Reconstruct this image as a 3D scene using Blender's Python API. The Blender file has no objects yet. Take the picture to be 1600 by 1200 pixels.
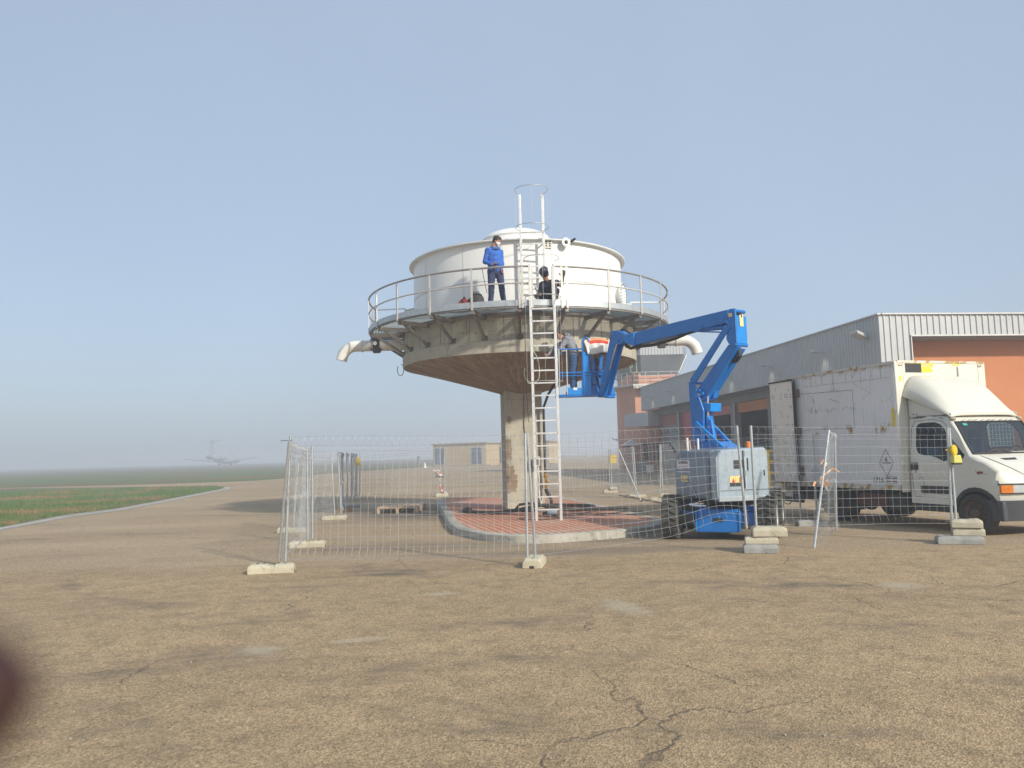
import bpy, math, random
from mathutils import Vector, Matrix, noise
random.seed(7)
PI = math.pi
rad = math.radians
scn = bpy.context.scene
COL = scn.collection

# ---------------------------------------------------------------- camera
CAM_H, PITCH, ROLL, FPX = 1.65, rad(5.24), rad(1.56), 1200.0
cF = Vector((0, math.cos(PITCH), math.sin(PITCH)))
_R0 = Vector((1, 0, 0)); _U0 = Vector((0, -math.sin(PITCH), math.cos(PITCH)))
cR = _R0 * math.cos(ROLL) - _U0 * math.sin(ROLL)
cU = _U0 * math.cos(ROLL) + _R0 * math.sin(ROLL)
cam_d = bpy.data.cameras.new('camera'); cam = bpy.data.objects.new('camera', cam_d); COL.objects.link(cam)
mw = Matrix((cR, cU, -cF)).transposed().to_4x4(); mw.translation = Vector((0, 0, CAM_H)); cam.matrix_world = mw
cam_d.sensor_width = 36; cam_d.lens = 27; cam_d.clip_start = 0.01; cam_d.clip_end = 6000
cam_d.dof.use_dof = True; cam_d.dof.focus_distance = 13; cam_d.dof.aperture_fstop = 4.5
scn.camera = cam

# ---------------------------------------------------------------- light
SUN_EL, SUN_AZ = rad(28), rad(42)      # azimuth measured to the right of straight-behind the camera
sdir = Vector((math.sin(SUN_AZ) * math.cos(SUN_EL), -math.cos(SUN_AZ) * math.cos(SUN_EL), math.sin(SUN_EL)))
sun_d = bpy.data.lights.new('sun', 'SUN'); sun_d.energy = 4.2; sun_d.angle = rad(2.5); sun_d.color = (1.0, 0.93, 0.80)
sun = bpy.data.objects.new('sun', sun_d); COL.objects.link(sun)
sun.rotation_euler = sdir.to_track_quat('Z', 'Y').to_euler(); sun.location = (20, -20, 30)
W = bpy.data.worlds.new('World'); scn.world = W; W.use_nodes = True
nt = W.node_tree; bg = nt.nodes['Background']
sky = nt.nodes.new('ShaderNodeTexSky'); sky.sky_type = 'NISHITA'; sky.sun_disc = False
sky.sun_elevation = SUN_EL; sky.sun_rotation = math.atan2(sdir.x, sdir.y)
sky.air_density = 1.0; sky.dust_density = 3.0; sky.ozone_density = 1.5; sky.altitude = 300
mxw = nt.nodes.new('ShaderNodeMix'); mxw.data_type = 'RGBA'; mxw.inputs[0].default_value = 0.70
nt.links.new(sky.outputs[0], mxw.inputs[6]); mxw.inputs[7].default_value = (3.2, 3.97, 5.0, 1)
wn = nt.nodes.new('ShaderNodeTexNoise'); wn.inputs['Scale'].default_value = 1.3; wn.inputs['Detail'].default_value = 5; wn.inputs['Roughness'].default_value = .5
wt = nt.nodes.new('ShaderNodeTexCoord'); nt.links.new(wt.outputs['Generated'], wn.inputs['Vector'])
wr = nt.nodes.new('ShaderNodeMapRange'); wr.inputs[1].default_value = .3; wr.inputs[2].default_value = .7; wr.inputs[3].default_value = .93; wr.inputs[4].default_value = 1.06; nt.links.new(wn.outputs['Fac'], wr.inputs[0])
wm = nt.nodes.new('ShaderNodeVectorMath'); wm.operation = 'SCALE'; nt.links.new(mxw.outputs[2], wm.inputs[0]); nt.links.new(wr.outputs[0], wm.inputs['Scale'])
nt.links.new(wm.outputs[0], bg.inputs[0]); bg.inputs[1].default_value = 0.14
scn.view_settings.view_transform = 'Standard'; scn.view_settings.look = 'None'
scn.view_settings.exposure = 0.12; scn.view_settings.gamma = 1.0; scn.view_settings.use_curve_mapping = False
scn.render.engine = 'CYCLES'
try:
    scn.cycles.volume_bounces = 1; scn.cycles.max_bounces = 6; scn.cycles.transparent_max_bounces = 12
except Exception: pass

# ---------------------------------------------------------------- survey helpers (photo point -> place in the world)
C0 = Vector((0, 0, CAM_H))
def ray(px, py): return cF + cR * ((px - 800) / FPX) + cU * ((600 - py) / FPX)
def at(px, py, Y):
    d = ray(px, py); return C0 + d * (Y / d.y)
def gr(px, py, z=0.0):
    d = ray(px, py); return C0 + d * ((z - CAM_H) / d.z)
def onpl(px, py, P, n):
    d = ray(px, py); return C0 + d * ((P - C0).dot(n) / d.dot(n))

# ---------------------------------------------------------------- mesh helpers
XF = {}
SPLIT = {'edge_rail','deflector_cheek','fuel_tank','formwork_joint','side_flange','axle','wheel_arch','torn_tape','wiper','mud_flap','handle_rib','end_rail','mounting_plate','lifting_peg','gate_post','chassis_rail','seat_pad','black_bar','ladder_bracket','render_patch','hub_detail','flange_bolt','hydraulic_hose'}
def V(*a): return Vector(a)
class MB:
    def __init__(s): s.v = []; s.f = []; s.m = []; s.k = 0
    def add(s, vs, fs):
        o = len(s.v); s.v += [Vector(p) for p in vs]; s.f += [[i + o for i in f] for f in fs]; s.m += [s.k] * len(fs); return s
    def bx(s, x0, x1, y0, y1, z0, z1):
        return s.add([(x0,y0,z0),(x1,y0,z0),(x1,y1,z0),(x0,y1,z0),(x0,y0,z1),(x1,y0,z1),(x1,y1,z1),(x0,y1,z1)],
                     [(3,2,1,0),(4,5,6,7),(0,1,5,4),(1,2,6,5),(2,3,7,6),(3,0,4,7)])
    def beam(s, p0, p1, w, h, up=(0,0,1)):
        p0 = Vector(p0); p1 = Vector(p1); d = (p1 - p0).normalized(); up = Vector(up)
        a = d.cross(up)
        if a.length < 1e-4: a = d.cross(Vector((0,1,0)))
        a.normalize(); b = a.cross(d).normalized(); a *= w/2; b *= h/2
        return s.add([p0-a-b,p0+a-b,p0+a+b,p0-a+b,p1-a-b,p1+a-b,p1+a+b,p1-a+b],
                     [(3,2,1,0),(4,5,6,7),(0,1,5,4),(1,2,6,5),(2,3,7,6),(3,0,4,7)])
    def tube(s, pts, r, n=8, cap=True, closed=False):
        pts = [Vector(p) for p in pts]; N = len(pts)
        rs = r if isinstance(r, (list, tuple)) else [r] * N
        vs = []; fs = []; prev = None
        for i, p in enumerate(pts):
            if closed: d = pts[(i+1) % N] - pts[i-1]
            else: d = pts[min(i+1, N-1)] - pts[max(i-1, 0)]
            if d.length < 1e-9: d = Vector((0,0,1))
            d.normalize()
            if prev is None:
                a = d.cross(Vector((0,0,1)))
                if a.length < 1e-3: a = d.cross(Vector((1,0,0)))
            else: a = prev - d * prev.dot(d)
            a.normalize(); prev = a; b = d.cross(a)
            for k in range(n):
                t = 2*PI*k/n; vs.append(p + (a*math.cos(t) + b*math.sin(t)) * rs[i])
        for i in range(N if closed else N-1):
            j = (i+1) % N
            for k in range(n):
                fs.append((i*n+k, i*n+(k+1)%n, j*n+(k+1)%n, j*n+k))
        if cap and not closed:
            fs.append(tuple(range(n))[::-1]); fs.append(tuple((N-1)*n+k for k in range(n)))
        return s.add(vs, fs)
    def cyl(s, p0, p1, r, n=16): return s.tube([p0, p1], r, n)
    def lathe(s, prof, c=(0,0,0), n=64, a0=0.0, a1=2*PI, axis=None):
        full = abs(a1-a0-2*PI) < 1e-6; vs = []; fs = []; m = n if full else n+1; c = Vector(c)
        q = Vector((0,0,1)).rotation_difference(Vector(axis)) if axis is not None else None
        for (r, z) in prof:
            for k in range(m):
                t = a0 + (a1-a0)*k/n; p = Vector((r*math.sin(t), -r*math.cos(t), z))
                if q: p = q @ p
                vs.append(c + p)
        for i in range(len(prof)-1):
            for k in range(n):
                k2 = (k+1) % m
                fs.append((i*m+k, i*m+k2, (i+1)*m+k2, (i+1)*m+k))
        return s.add(vs, fs)
    def prism(s, poly, vec):
        poly = [Vector(p) for p in poly]; vec = Vector(vec); n = len(poly)
        fs = [tuple(range(n))[::-1], tuple(range(n, 2*n))] + [(i,(i+1)%n,n+(i+1)%n,n+i) for i in range(n)]
        return s.add(poly + [p+vec for p in poly], fs)
    def ball(s, c, r, n=12, sc=(1,1,1)):
        vs = []; fs = []; c = Vector(c); h = n//2
        for i in range(1, h):
            t = PI*i/h
            for k in range(n):
                a = 2*PI*k/n; vs.append(c + Vector((r*sc[0]*math.sin(t)*math.cos(a), r*sc[1]*math.sin(t)*math.sin(a), r*sc[2]*math.cos(t))))
        top = len(vs); vs.append(c+Vector((0,0,r*sc[2]))); vs.append(c-Vector((0,0,r*sc[2])))
        for i in range(h-2):
            for k in range(n): fs.append((i*n+k,(i+1)*n+k,(i+1)*n+(k+1)%n,i*n+(k+1)%n))
        for k in range(n): fs.append((top,k,(k+1)%n)); fs.append((top+1,(h-2)*n+(k+1)%n,(h-2)*n+k))
        return s.add(vs, fs)
    def warp(s, fn): s.v = [Vector(fn(p)) for p in s.v]; return s
    def comps(s):
        par = list(range(len(s.v)))
        def fnd(i):
            while par[i] != i: par[i] = par[par[i]]; i = par[i]
            return i
        for f in s.f:
            r0 = fnd(f[0])
            for i in f[1:]: par[fnd(i)] = r0
        out = {}
        for f, m in zip(s.f, s.m): out.setdefault(fnd(f[0]), []).append((f, m))
        res = []
        for fl in out.values():
            mp = {}; q = MB()
            for f, m in fl:
                for i in f:
                    if i not in mp: mp[i] = len(q.v); q.v.append(s.v[i])
                q.f.append([mp[i] for i in f]); q.m.append(m)
            res.append(q)
        return res
    def build(s, name, mats, parent=None, **kw):
        if name in SPLIT:
            for q in s.comps(): o = q.build1(name, mats, parent, **kw)
            return o
        return s.build1(name, mats, parent, **kw)
    def build1(s, name, mats, parent=None, smooth=True, bevel=0, local=False, ang=35, fix=True):
        me = bpy.data.meshes.new(name); vs = s.v
        M_ = XF.get(parent.name) if parent else None
        if M_ is not None and not local:
            inv = M_.inverted(); vs = [inv @ p for p in vs]
        me.from_pydata([tuple(p) for p in vs], [], s.f)
        if not isinstance(mats, (list, tuple)): mats = [mats]
        for m in mats: me.materials.append(m)
        if len(mats) > 1: me.polygons.foreach_set('material_index', s.m)
        if fix:
            import bmesh
            bm = bmesh.new(); bm.from_mesh(me); bmesh.ops.recalc_face_normals(bm, faces=bm.faces); bm.to_mesh(me); bm.free()
        if smooth:
            me.polygons.foreach_set('use_smooth', [True]*len(me.polygons)); me.set_sharp_from_angle(angle=rad(ang))
        me.update()
        o = bpy.data.objects.new(name, me); COL.objects.link(o)
        if parent:
            o.parent = parent; XF[o.name] = XF.get(parent.name, Matrix.Identity(4))
        else: XF[o.name] = Matrix.Identity(4)
        if bevel:
            b = o.modifiers.new('bevel', 'BEVEL'); b.width = bevel; b.segments = 2; b.limit_method = 'ANGLE'; b.angle_limit = rad(40)
        return o
def thing(name, label, cat, loc=(0,0,0), rz=0.0, group=None):
    o = bpy.data.objects.new(name, None); COL.objects.link(o); o.location = loc; o.rotation_euler = (0,0,rz)
    o.empty_display_size = .2
    XF[o.name] = Matrix.Translation(Vector(loc)) @ Matrix.Rotation(rz, 4, 'Z')
    o['label'] = label; o['category'] = cat
    if group: o['group'] = group
    return o
def tag(o, label, cat, group=None):
    o['label'] = label; o['category'] = cat
    if group: o['group'] = group
    return o
def struct(o, kind='structure'): o['kind'] = kind; return o
def text(name, s, size, mat, M4, parent, depth=.002):
    cu = bpy.data.curves.new(name, 'FONT'); cu.body = s; cu.size = size; cu.extrude = depth; cu.align_x = 'CENTER'; cu.align_y = 'CENTER'
    t = bpy.data.objects.new(name, cu); COL.objects.link(t); bpy.context.view_layer.update()
    me = bpy.data.meshes.new_from_object(t.evaluated_get(bpy.context.evaluated_depsgraph_get()))
    bpy.data.objects.remove(t)
    me.name = name; me.materials.clear(); me.materials.append(mat)
    me.transform(XF[parent.name].inverted() @ M4)
    o = bpy.data.objects.new(name, me); COL.objects.link(o); o.parent = parent; XF[o.name] = XF[parent.name]
    return o

# ---------------------------------------------------------------- materials
def NN(nt, t, **kw):
    n = nt.nodes.new(t)
    for k, v in kw.items(): setattr(n, k, v)
    return n
def newmat(name):
    m = bpy.data.materials.new(name); m.use_nodes = True; t = m.node_tree; b = t.nodes['Principled BSDF']; return m, t, b
def c4(c): return (c[0], c[1], c[2], 1)
def noisef(t, vec, scale, detail=4, rough=.55, dist=0):
    n = NN(t, 'ShaderNodeTexNoise'); n.inputs['Scale'].default_value = scale; n.inputs['Detail'].default_value = detail
    n.inputs['Roughness'].default_value = rough; n.inputs['Distortion'].default_value = dist
    t.links.new(vec, n.inputs['Vector']); return n.outputs['Fac']
def ramp(t, fac, a, b, ca=0.0, cb=1.0):
    r = NN(t, 'ShaderNodeMapRange'); r.inputs[1].default_value = a; r.inputs[2].default_value = b; r.inputs[3].default_value = ca; r.inputs[4].default_value = cb
    t.links.new(fac, r.inputs[0]); return r.outputs[0]
def mixc(t, fac, a, b, mode='MIX'):
    m = NN(t, 'ShaderNodeMix'); m.data_type = 'RGBA'; m.blend_type = mode
    for i, x in ((0, fac), (6, a), (7, b)):
        if isinstance(x, (int, float)): m.inputs[i].default_value = x
        elif isinstance(x, tuple): m.inputs[i].default_value = c4(x)
        else: t.links.new(x, m.inputs[i])
    return m.outputs[2]
def math_(t, op, a, b=None):
    m = NN(t, 'ShaderNodeMath'); m.operation = op
    for i, x in ((0, a), (1, b)):
        if x is None: continue
        if isinstance(x, (int, float)): m.inputs[i].default_value = x
        else: t.links.new(x, m.inputs[i])
    return m.outputs[0]
def objvec(t, sc=(1,1,1)):
    tc = NN(t, 'ShaderNodeTexCoord'); mp = NN(t, 'ShaderNodeMapping'); mp.inputs['Scale'].default_value = sc
    t.links.new(tc.outputs['Object'], mp.inputs[0]); return mp.outputs[0]
def bumpn(t, b, h, strength=.3, dist=.01):
    n = NN(t, 'ShaderNodeBump'); n.inputs['Strength'].default_value = strength; n.inputs['Distance'].default_value = dist
    t.links.new(h, n.inputs['Height']); t.links.new(n.outputs[0], b.inputs['Normal'])
def PM(name, c, c2=None, sc=2.0, rough=.6, metal=0.0, bump=0.0, bsc=60, stretch=(1,1,1), lo=.35, hi=.7, dirt=None, coat=0.0):
    """painted / mineral / metal surface: two tones in uneven patches, optional dirt, fine bump"""
    m, t, b = newmat(name); v = objvec(t, stretch)
    if c2 is None: c2 = tuple(x*.8 for x in c)
    f = ramp(t, noisef(t, v, sc, 5), lo, hi); col = mixc(t, f, c, c2)
    if dirt:
        f2 = ramp(t, noisef(t, v, sc*3.1, 6, .65), .56, .72); col = mixc(t, f2, col, dirt)
    t.links.new(col, b.inputs['Base Color'])
    rn = ramp(t, noisef(t, v, sc*4, 3), .3, .7, max(.05, rough-.08), min(1, rough+.08)); t.links.new(rn, b.inputs['Roughness'])
    b.inputs['Metallic'].default_value = metal
    if coat: b.inputs['Coat Weight'].default_value = coat
    if bump: bumpn(t, b, noisef(t, v, bsc, 4), bump, .01)
    return m

galv = PM('galvanised_steel', (.50,.53,.54), (.40,.43,.45), 9, .42, .55, dirt=(.34,.35,.35))
wire = PM('fence_wire', (.50,.52,.53), (.36,.38,.39), 3, .5, .3)
alu = PM('aluminium_ladder', (.74,.74,.72), (.62,.62,.60), 6, .42, .45)
whitep = PM('white_tank_paint', (.80,.80,.77), (.76,.76,.73), 1.2, .38, 0, .05, 30)
pipep = PM('white_pipe_paint', (.74,.73,.68), (.62,.61,.56), 3, .42, 0, .05, 30)
dark = PM('black_rubber', (.025,.025,.027), (.04,.038,.036), 8, .7, 0, .2, 40)
blackp = PM('black_plastic', (.02,.022,.025), (.035,.036,.038), 8, .5)
bolt = PM('dark_bolt', (.12,.12,.12), None, 8, .5, .5)
blue = PM('blue_paint', (.002,.17,.56), (.002,.14,.47), 5, .38, 0, .04, 60, dirt=(.02,.15,.40), coat=.2)
bluel = PM('light_blue_fittings', (.005,.24,.68), (.004,.2,.6), 5, .4)
greyp = PM('grey_hood_paint', (.34,.41,.47), (.29,.36,.42), 3, .4, 0, .06, 40, dirt=(.22,.26,.29), coat=.15)
yellow = PM('yellow_paint', (.75,.52,.02), (.6,.4,.02), 6, .45)
orangep = PM('orange_plastic', (.8,.22,.02), (.7,.18,.02), 6, .4)
chrome = PM('polished_rod', (.75,.75,.75), (.65,.65,.65), 6, .15, .95)
graywhite = PM('off_white_panel', (.86,.82,.74), (.80,.76,.69), 2, .5, 0, .05, 30, dirt=(.33,.30,.25))
brass = PM('brass_fitting', (.62,.40,.12), (.5,.3,.08), 6, .35, .8)
rust = PM('rusty_steel', (.16,.10,.07), (.24,.17,.13), 9, .7, .3)
brktm = PM('weathered_steel', (.26,.24,.22), (.19,.17,.155), 6, .55, .4)
signw = PM('white_sticker', (.75,.75,.78), (.7,.7,.74), 8, .4)
signy = PM('yellow_sticker', (.78,.66,.28), (.7,.58,.2), 8, .4)
navy = PM('navy_ink', (.02,.03,.16), (.015,.02,.12), 8, .5)
ink = PM('black_ink', (.05,.05,.055), None, 8, .6)
redp = PM('red_print', (.65,.06,.04), (.55,.05,.03), 8, .6)
woodm = PM('weathered_pallet_wood', (.62,.46,.32), (.50,.37,.25), 4, .8, 0, .4, 50, (1,6,1))
# ================================================================ ground
def seam_mask(t, v, wob=1.6):
    """1 on the old grey asphalt beyond the resurfaced strip, 0 on the tan strip near the camera"""
    sp = NN(t, 'ShaderNodeSeparateXYZ'); t.links.new(v, sp.inputs[0])
    y = math_(t, 'ADD', sp.outputs[1], math_(t, 'MULTIPLY', sp.outputs[0], -.01))
    y = math_(t, 'ADD', y, math_(t, 'MULTIPLY', math_(t, 'SUBTRACT', noisef(t, v, .6, 5, .6), .5), wob))
    return ramp(t, y, 12.1, 12.7), sp
m, t, b = newmat('airport_asphalt'); v = objvec(t)
far, sp = seam_mask(t, v)
vor = NN(t, 'ShaderNodeTexVoronoi'); vor.inputs['Scale'].default_value = 78; t.links.new(v, vor.inputs['Vector'])
bw = NN(t, 'ShaderNodeRGBToBW'); t.links.new(vor.outputs['Color'], bw.inputs[0])
vor2 = NN(t, 'ShaderNodeTexVoronoi'); vor2.inputs['Scale'].default_value = 36; t.links.new(v, vor2.inputs['Vector'])
bw2 = NN(t, 'ShaderNodeRGBToBW'); t.links.new(vor2.outputs['Color'], bw2.inputs[0])
vs_ = objvec(t, (.35, 1.0, 1))
patch = noisef(t, vs_, .33, 6, .62, .4)
mid = noisef(t, v, 3.2, 5, .65)
near = mixc(t, ramp(t, patch, .38, .66), (.425,.305,.178), (.34,.248,.148))
near = mixc(t, ramp(t, mid, .45, .75), near, (.26,.192,.115))
farc = mixc(t, ramp(t, noisef(t, vs_, .22, 6, .6, .6), .35, .68), (.42,.318,.205), (.335,.25,.158))
farc = mixc(t, ramp(t, noisef(t, objvec(t, (.22,1,1)), .55, 5, .7, .8), .60, .74), farc, (.20,.145,.095))
farc = mixc(t, ramp(t, noisef(t, objvec(t, (.4,1.3,1)), .36, 4, .6), .63, .75), farc, (.33,.205,.125))
col = mixc(t, far, near, farc)
# bare dark aggregate patches
dk = ramp(t, math_(t, 'ADD', noisef(t, objvec(t, (.5,1.1,1)), .55, 7, .72, .3), math_(t, 'MULTIPLY', bw.outputs[0], .10)), .595, .72)
dk = math_(t, 'MULTIPLY', dk, ramp(t, far, 0, 1, .75, .25))
col = mixc(t, dk, col, (.090,.082,.074))
# stones
st = ramp(t, bw.outputs[0], .15, .85, .66, 1.36)
st2 = ramp(t, bw2.outputs[0], .15, .85, .90, 1.10)
stm = math_(t, 'MULTIPLY', st, st2)
cmb = NN(t, 'ShaderNodeCombineColor'); [t.links.new(stm, cmb.inputs[i]) for i in range(3)]
col = mixc(t, 1.0, col, cmb.outputs[0], 'MULTIPLY')
lt = ramp(t, bw.outputs[0], .93, .97, 0, .55); col = mixc(t, lt, col, (.50,.45,.36))
# cracks
def crack(scale, th, msc, mlo, seed):
    mp = NN(t, 'ShaderNodeMapping'); mp.inputs['Location'].default_value = (seed, seed*1.7, 0); t.links.new(v, mp.inputs[0])
    nz = NN(t, 'ShaderNodeTexNoise'); nz.inputs['Scale'].default_value = 2.5; nz.inputs['Detail'].default_value = 5; t.links.new(mp.outputs[0], nz.inputs['Vector'])
    va = NN(t, 'ShaderNodeVectorMath'); va.operation = 'MULTIPLY_ADD'; t.links.new(nz.outputs['Color'], va.inputs[0]); va.inputs[1].default_value = (.55,.55,0); t.links.new(mp.outputs[0], va.inputs[2])
    vo = NN(t, 'ShaderNodeTexVoronoi'); vo.feature = 'DISTANCE_TO_EDGE'; vo.inputs['Scale'].default_value = scale; t.links.new(va.outputs[0], vo.inputs['Vector'])
    c = ramp(t, vo.outputs['Distance'], 0, th, 1, 0)
    return math_(t, 'MULTIPLY', c, ramp(t, noisef(t, mp.outputs[0], msc, 4), mlo, mlo+.08))
ck = crack(.5, .0075, .33, .48, 3.1)
col = mixc(t, math_(t, 'MULTIPLY', ck, .5), col, (.045,.042,.040))
# pale scrapes worn into the surface
def spot(cx, cy, ax, ay, rot):
    mp = NN(t, 'ShaderNodeMapping'); mp.vector_type = 'TEXTURE'; mp.inputs['Location'].default_value = (cx, cy, 0); mp.inputs['Rotation'].default_value = (0,0,rot); mp.inputs['Scale'].default_value = (ax, ay, 1)
    t.links.new(v, mp.inputs[0]); ln = NN(t, 'ShaderNodeVectorMath'); ln.operation = 'LENGTH'; t.links.new(mp.outputs[0], ln.inputs[0])
    d = math_(t, 'ADD', ln.outputs['Value'], math_(t, 'MULTIPLY', noisef(t, v, 9, 5, .7), 1.1))
    return ramp(t, d, 1.0, 1.6, .55, 0)
for px, py, ax, ay, ro in ((405,1016,.22,.22,0),(560,1000,.35,.10,.25),(975,948,.22,.55,.35),(1410,915,.28,.3,0),(690,928,.35,.10,.15)):
    g_ = gr(px, py); col = mixc(t, spot(g_.x, g_.y, ax, ay, ro), col, (.44,.39,.29))
# darker soft-edged ground patches round the plinth
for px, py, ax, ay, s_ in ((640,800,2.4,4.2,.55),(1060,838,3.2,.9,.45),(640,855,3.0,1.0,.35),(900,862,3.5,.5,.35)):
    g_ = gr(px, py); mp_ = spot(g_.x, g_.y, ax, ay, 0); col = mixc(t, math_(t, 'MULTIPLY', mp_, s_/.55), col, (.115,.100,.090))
t.links.new(col, b.inputs['Base Color']); b.inputs['Roughness'].default_value = .93; b.inputs['Specular IOR Level'].default_value = .25
h = math_(t, 'ADD', math_(t, 'MULTIPLY', vor.outputs['Distance'], .8), math_(t, 'MULTIPLY', mid, .6))
h = math_(t, 'SUBTRACT', h, math_(t, 'MULTIPLY', ck, 1.2))
bumpn(t, b, h, .55, .012)
asphalt = m
g = MB().bx(-1800, 1800, -300, 2400, -.5, 0).build('ground', asphalt, smooth=False); struct(g)

m, t, b = newmat('field_grass'); v = objvec(t, (.6,1,1))
f1 = noisef(t, v, .10, 6, .65, .5); f2 = noisef(t, v, .8, 6, .7)
sp = NN(t, 'ShaderNodeSeparateXYZ'); t.links.new(objvec(t), sp.inputs[0])
yy = math_(t, 'ADD', sp.outputs[1], math_(t, 'MULTIPLY', math_(t, 'SUBTRACT', f1, .5), 60))
col = mixc(t, ramp(t, f2, .35, .65), (.068,.15,.036), (.11,.15,.045))
soil = mixc(t, ramp(t, f2, .4, .7), (.20,.125,.065), (.13,.10,.05))
col = mixc(t, ramp(t, math_(t, 'ADD', f1, math_(t, 'MULTIPLY', f2, .25)), .59, .67), col, soil)
col = mixc(t, ramp(t, yy, 125, 200), col, (.15,.115,.075))
t.links.new(col, b.inputs['Base Color']); b.inputs['Roughness'].default_value = .95; bumpn(t, b, noisef(t, v, 14, 6), .8, .05)
fieldm = m
patch_ = [gr(-160,850), gr(0,824), gr(100,805), gr(180,795), gr(260,780.5), gr(325,768), gr(346,764), gr(352,761), gr(330,759.5), gr(200,761), gr(0,764), gr(-200,768)]
def sheet(name, pts, z, mat):
    mb = MB(); mb.add([(p.x, p.y, z) for p in pts], [tuple(range(len(pts)))]); o = mb.build(name, mat, smooth=False, fix=False)
    if o.data.polygons[0].normal.z < 0: o.data.flip_normals()
    return o
struct(sheet('grass_verge', patch_, .012, fieldm))
far_ = [gr(-300,768), gr(0,763), gr(287,755), gr(400,751), gr(443,747.5), gr(500,741), V(40,420,0), V(-700,900,0), V(-900,300,0)]
struct(sheet('field', far_, .02, fieldm))
kerbm = PM('worn_edge_concrete', (.36,.33,.28), (.28,.25,.21), 1.5, .9, 0, .3, 30)
lp = [gr(-150,858), gr(0,827), gr(100,808.5), gr(180,798), gr(260,783), gr(330,769), gr(352,765), gr(358,763), gr(350,761.5)]
def ribbon(name, pts, w0, w1, z, mat):
    mb = MB(); vs = []; n = len(pts)
    for i, p in enumerate(pts):
        d = (pts[min(i+1, n-1)] - pts[max(i-1, 0)]); d.z = 0; d.normalize(); s = V(d.y, -d.x, 0)
        a = p + s*w0; c = p + s*w1; vs += [(a.x, a.y, z), (c.x, c.y, z)]
    mb.add(vs, [(2*i, 2*i+1, 2*i+3, 2*i+2) for i in range(n-1)]); o = mb.build(name, mat, smooth=False, fix=False)
    if o.data.polygons[0].normal.z < 0: o.data.flip_normals()
    return o
struct(ribbon('path', lp, -1.0, .25, .006, kerbm))
linem = PM('worn_white_line_paint', (.60,.59,.54), (.42,.39,.33), 3, .8, 0, .1, 40, lo=.45, hi=.75)
struct(ribbon('edge_line', lp, -.07, .07, .0145, linem))
# blades of grass on the near verge
gm, t, b = newmat('grass_blade'); oi = NN(t, 'ShaderNodeTexCoord')
col = mixc(t, ramp(t, noisef(t, oi.outputs['Object'], .5, 4), .4, .62), (.068,.145,.032), (.12,.16,.05))
col = mixc(t, ramp(t, noisef(t, oi.outputs['Object'], .23, 4), .50, .58), col, (.24,.165,.08))
t.links.new(col, b.inputs['Base Color']); b.inputs['Roughness'].default_value = .8
def inside(p, poly):
    c = False; j = len(poly)-1
    for i in range(len(poly)):
        a, q = poly[i], poly[j]
        if (a.y > p[1]) != (q.y > p[1]) and p[0] < (q.x-a.x)*(p[1]-a.y)/(q.y-a.y)+a.x: c = not c
        j = i
    return c
mb = MB(); cnt = 0; tries = 0
while cnt < 26000 and tries < 400000:
    tries += 1
    y = 20 + 34*random.random()**1.5; x = -y*.72 + random.random()*(y*.72-13.5)
    if not inside((x, y), patch_): continue
    dn = noise.noise(Vector((x*.28, y*.4, 0)))
    if dn < -.12 and random.random() < .75: continue
    cnt += 1; h = (.05 + .10*random.random()) * (1 + .8*max(0, dn)); a = random.random()*PI; w = .016
    dx, dy = math.cos(a)*w, math.sin(a)*w; lx, ly = random.gauss(0,.03), random.gauss(0,.03)
    mb.add([(x-dx,y-dy,.0),(x+dx,y+dy,.0),(x+lx,y+ly,h)], [(0,1,2)])
o = mb.build('grass', gm, smooth=False, fix=False); struct(o, 'stuff')
# fallen grit and pebbles on the near asphalt
mb = MB(); pebm = PM('pale_pebble', (.42,.38,.30), (.25,.21,.16), 30, .9)
for i in range(900):
    y = 3.2 + 11*random.random(); x = (random.random()*1.6-.8)*y; r = .003+.008*random.random()**3
    mb.ball((x,y,r*.6), r, 6, (1,.8,.7))
struct(mb.build('grit', pebm, fix=False), 'stuff')
# ================================================================ water tower
AX = V(.23, 21.6, 0)
def pol(r, a, z): return V(AX.x + r*math.sin(a), AX.y - r*math.cos(a), z)    # a=0 faces the camera
tower = thing('water_tower', 'white round tank on a flared concrete bowl and thick column, ringed by a walkway', 'water tower', (AX.x, AX.y, .15))
m, t, b = newmat('stained_concrete'); v = objvec(t); vz = objvec(t, (1,1,.25))
col = mixc(t, ramp(t, noisef(t, v, 1.6, 7, .65), .35, .68), (.46,.43,.345), (.36,.335,.27))
col = mixc(t, ramp(t, noisef(t, vz, 3.5, 6, .7), .55, .75), col, (.19,.175,.145))
col = mixc(t, ramp(t, noisef(t, v, 14, 4, .6), .62, .72), col, (.15,.14,.12))
br = NN(t, 'ShaderNodeTexBrick'); t.links.new(objvec(t, (1,1,1)), br.inputs[0]); sp = NN(t, 'ShaderNodeSeparateXYZ'); t.links.new(v, sp.inputs[0])
cb = NN(t, 'ShaderNodeCombineXYZ'); t.links.new(math_(t, 'ADD', sp.outputs[0], sp.outputs[1]), cb.inputs[0]); t.links.new(sp.outputs[2], cb.inputs[1]); t.links.new(cb.outputs[0], br.inputs[0])
br.inputs['Scale'].default_value = 1; br.inputs['Brick Width'].default_value = .5; br.inputs['Row Height'].default_value = .25; br.inputs['Mortar Size'].default_value = .006
br.inputs['Color1'].default_value = (0,0,0,1); br.inputs['Color2'].default_value = (0,0,0,1); br.inputs['Mortar'].default_value = (1,1,1,1)
bl = math_(t, 'MULTIPLY', br.outputs['Color'], ramp(t, noisef(t, v, 1.1, 3), .42, .6, 0, .5)); col = mixc(t, bl, col, (.12,.11,.09))
t.links.new(col, b.inputs['Base Color']); b.inputs['Roughness'].default_value = .9; bumpn(t, b, noisef(t, v, 30, 6, .7), .35, .01)
conc = m
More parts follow.
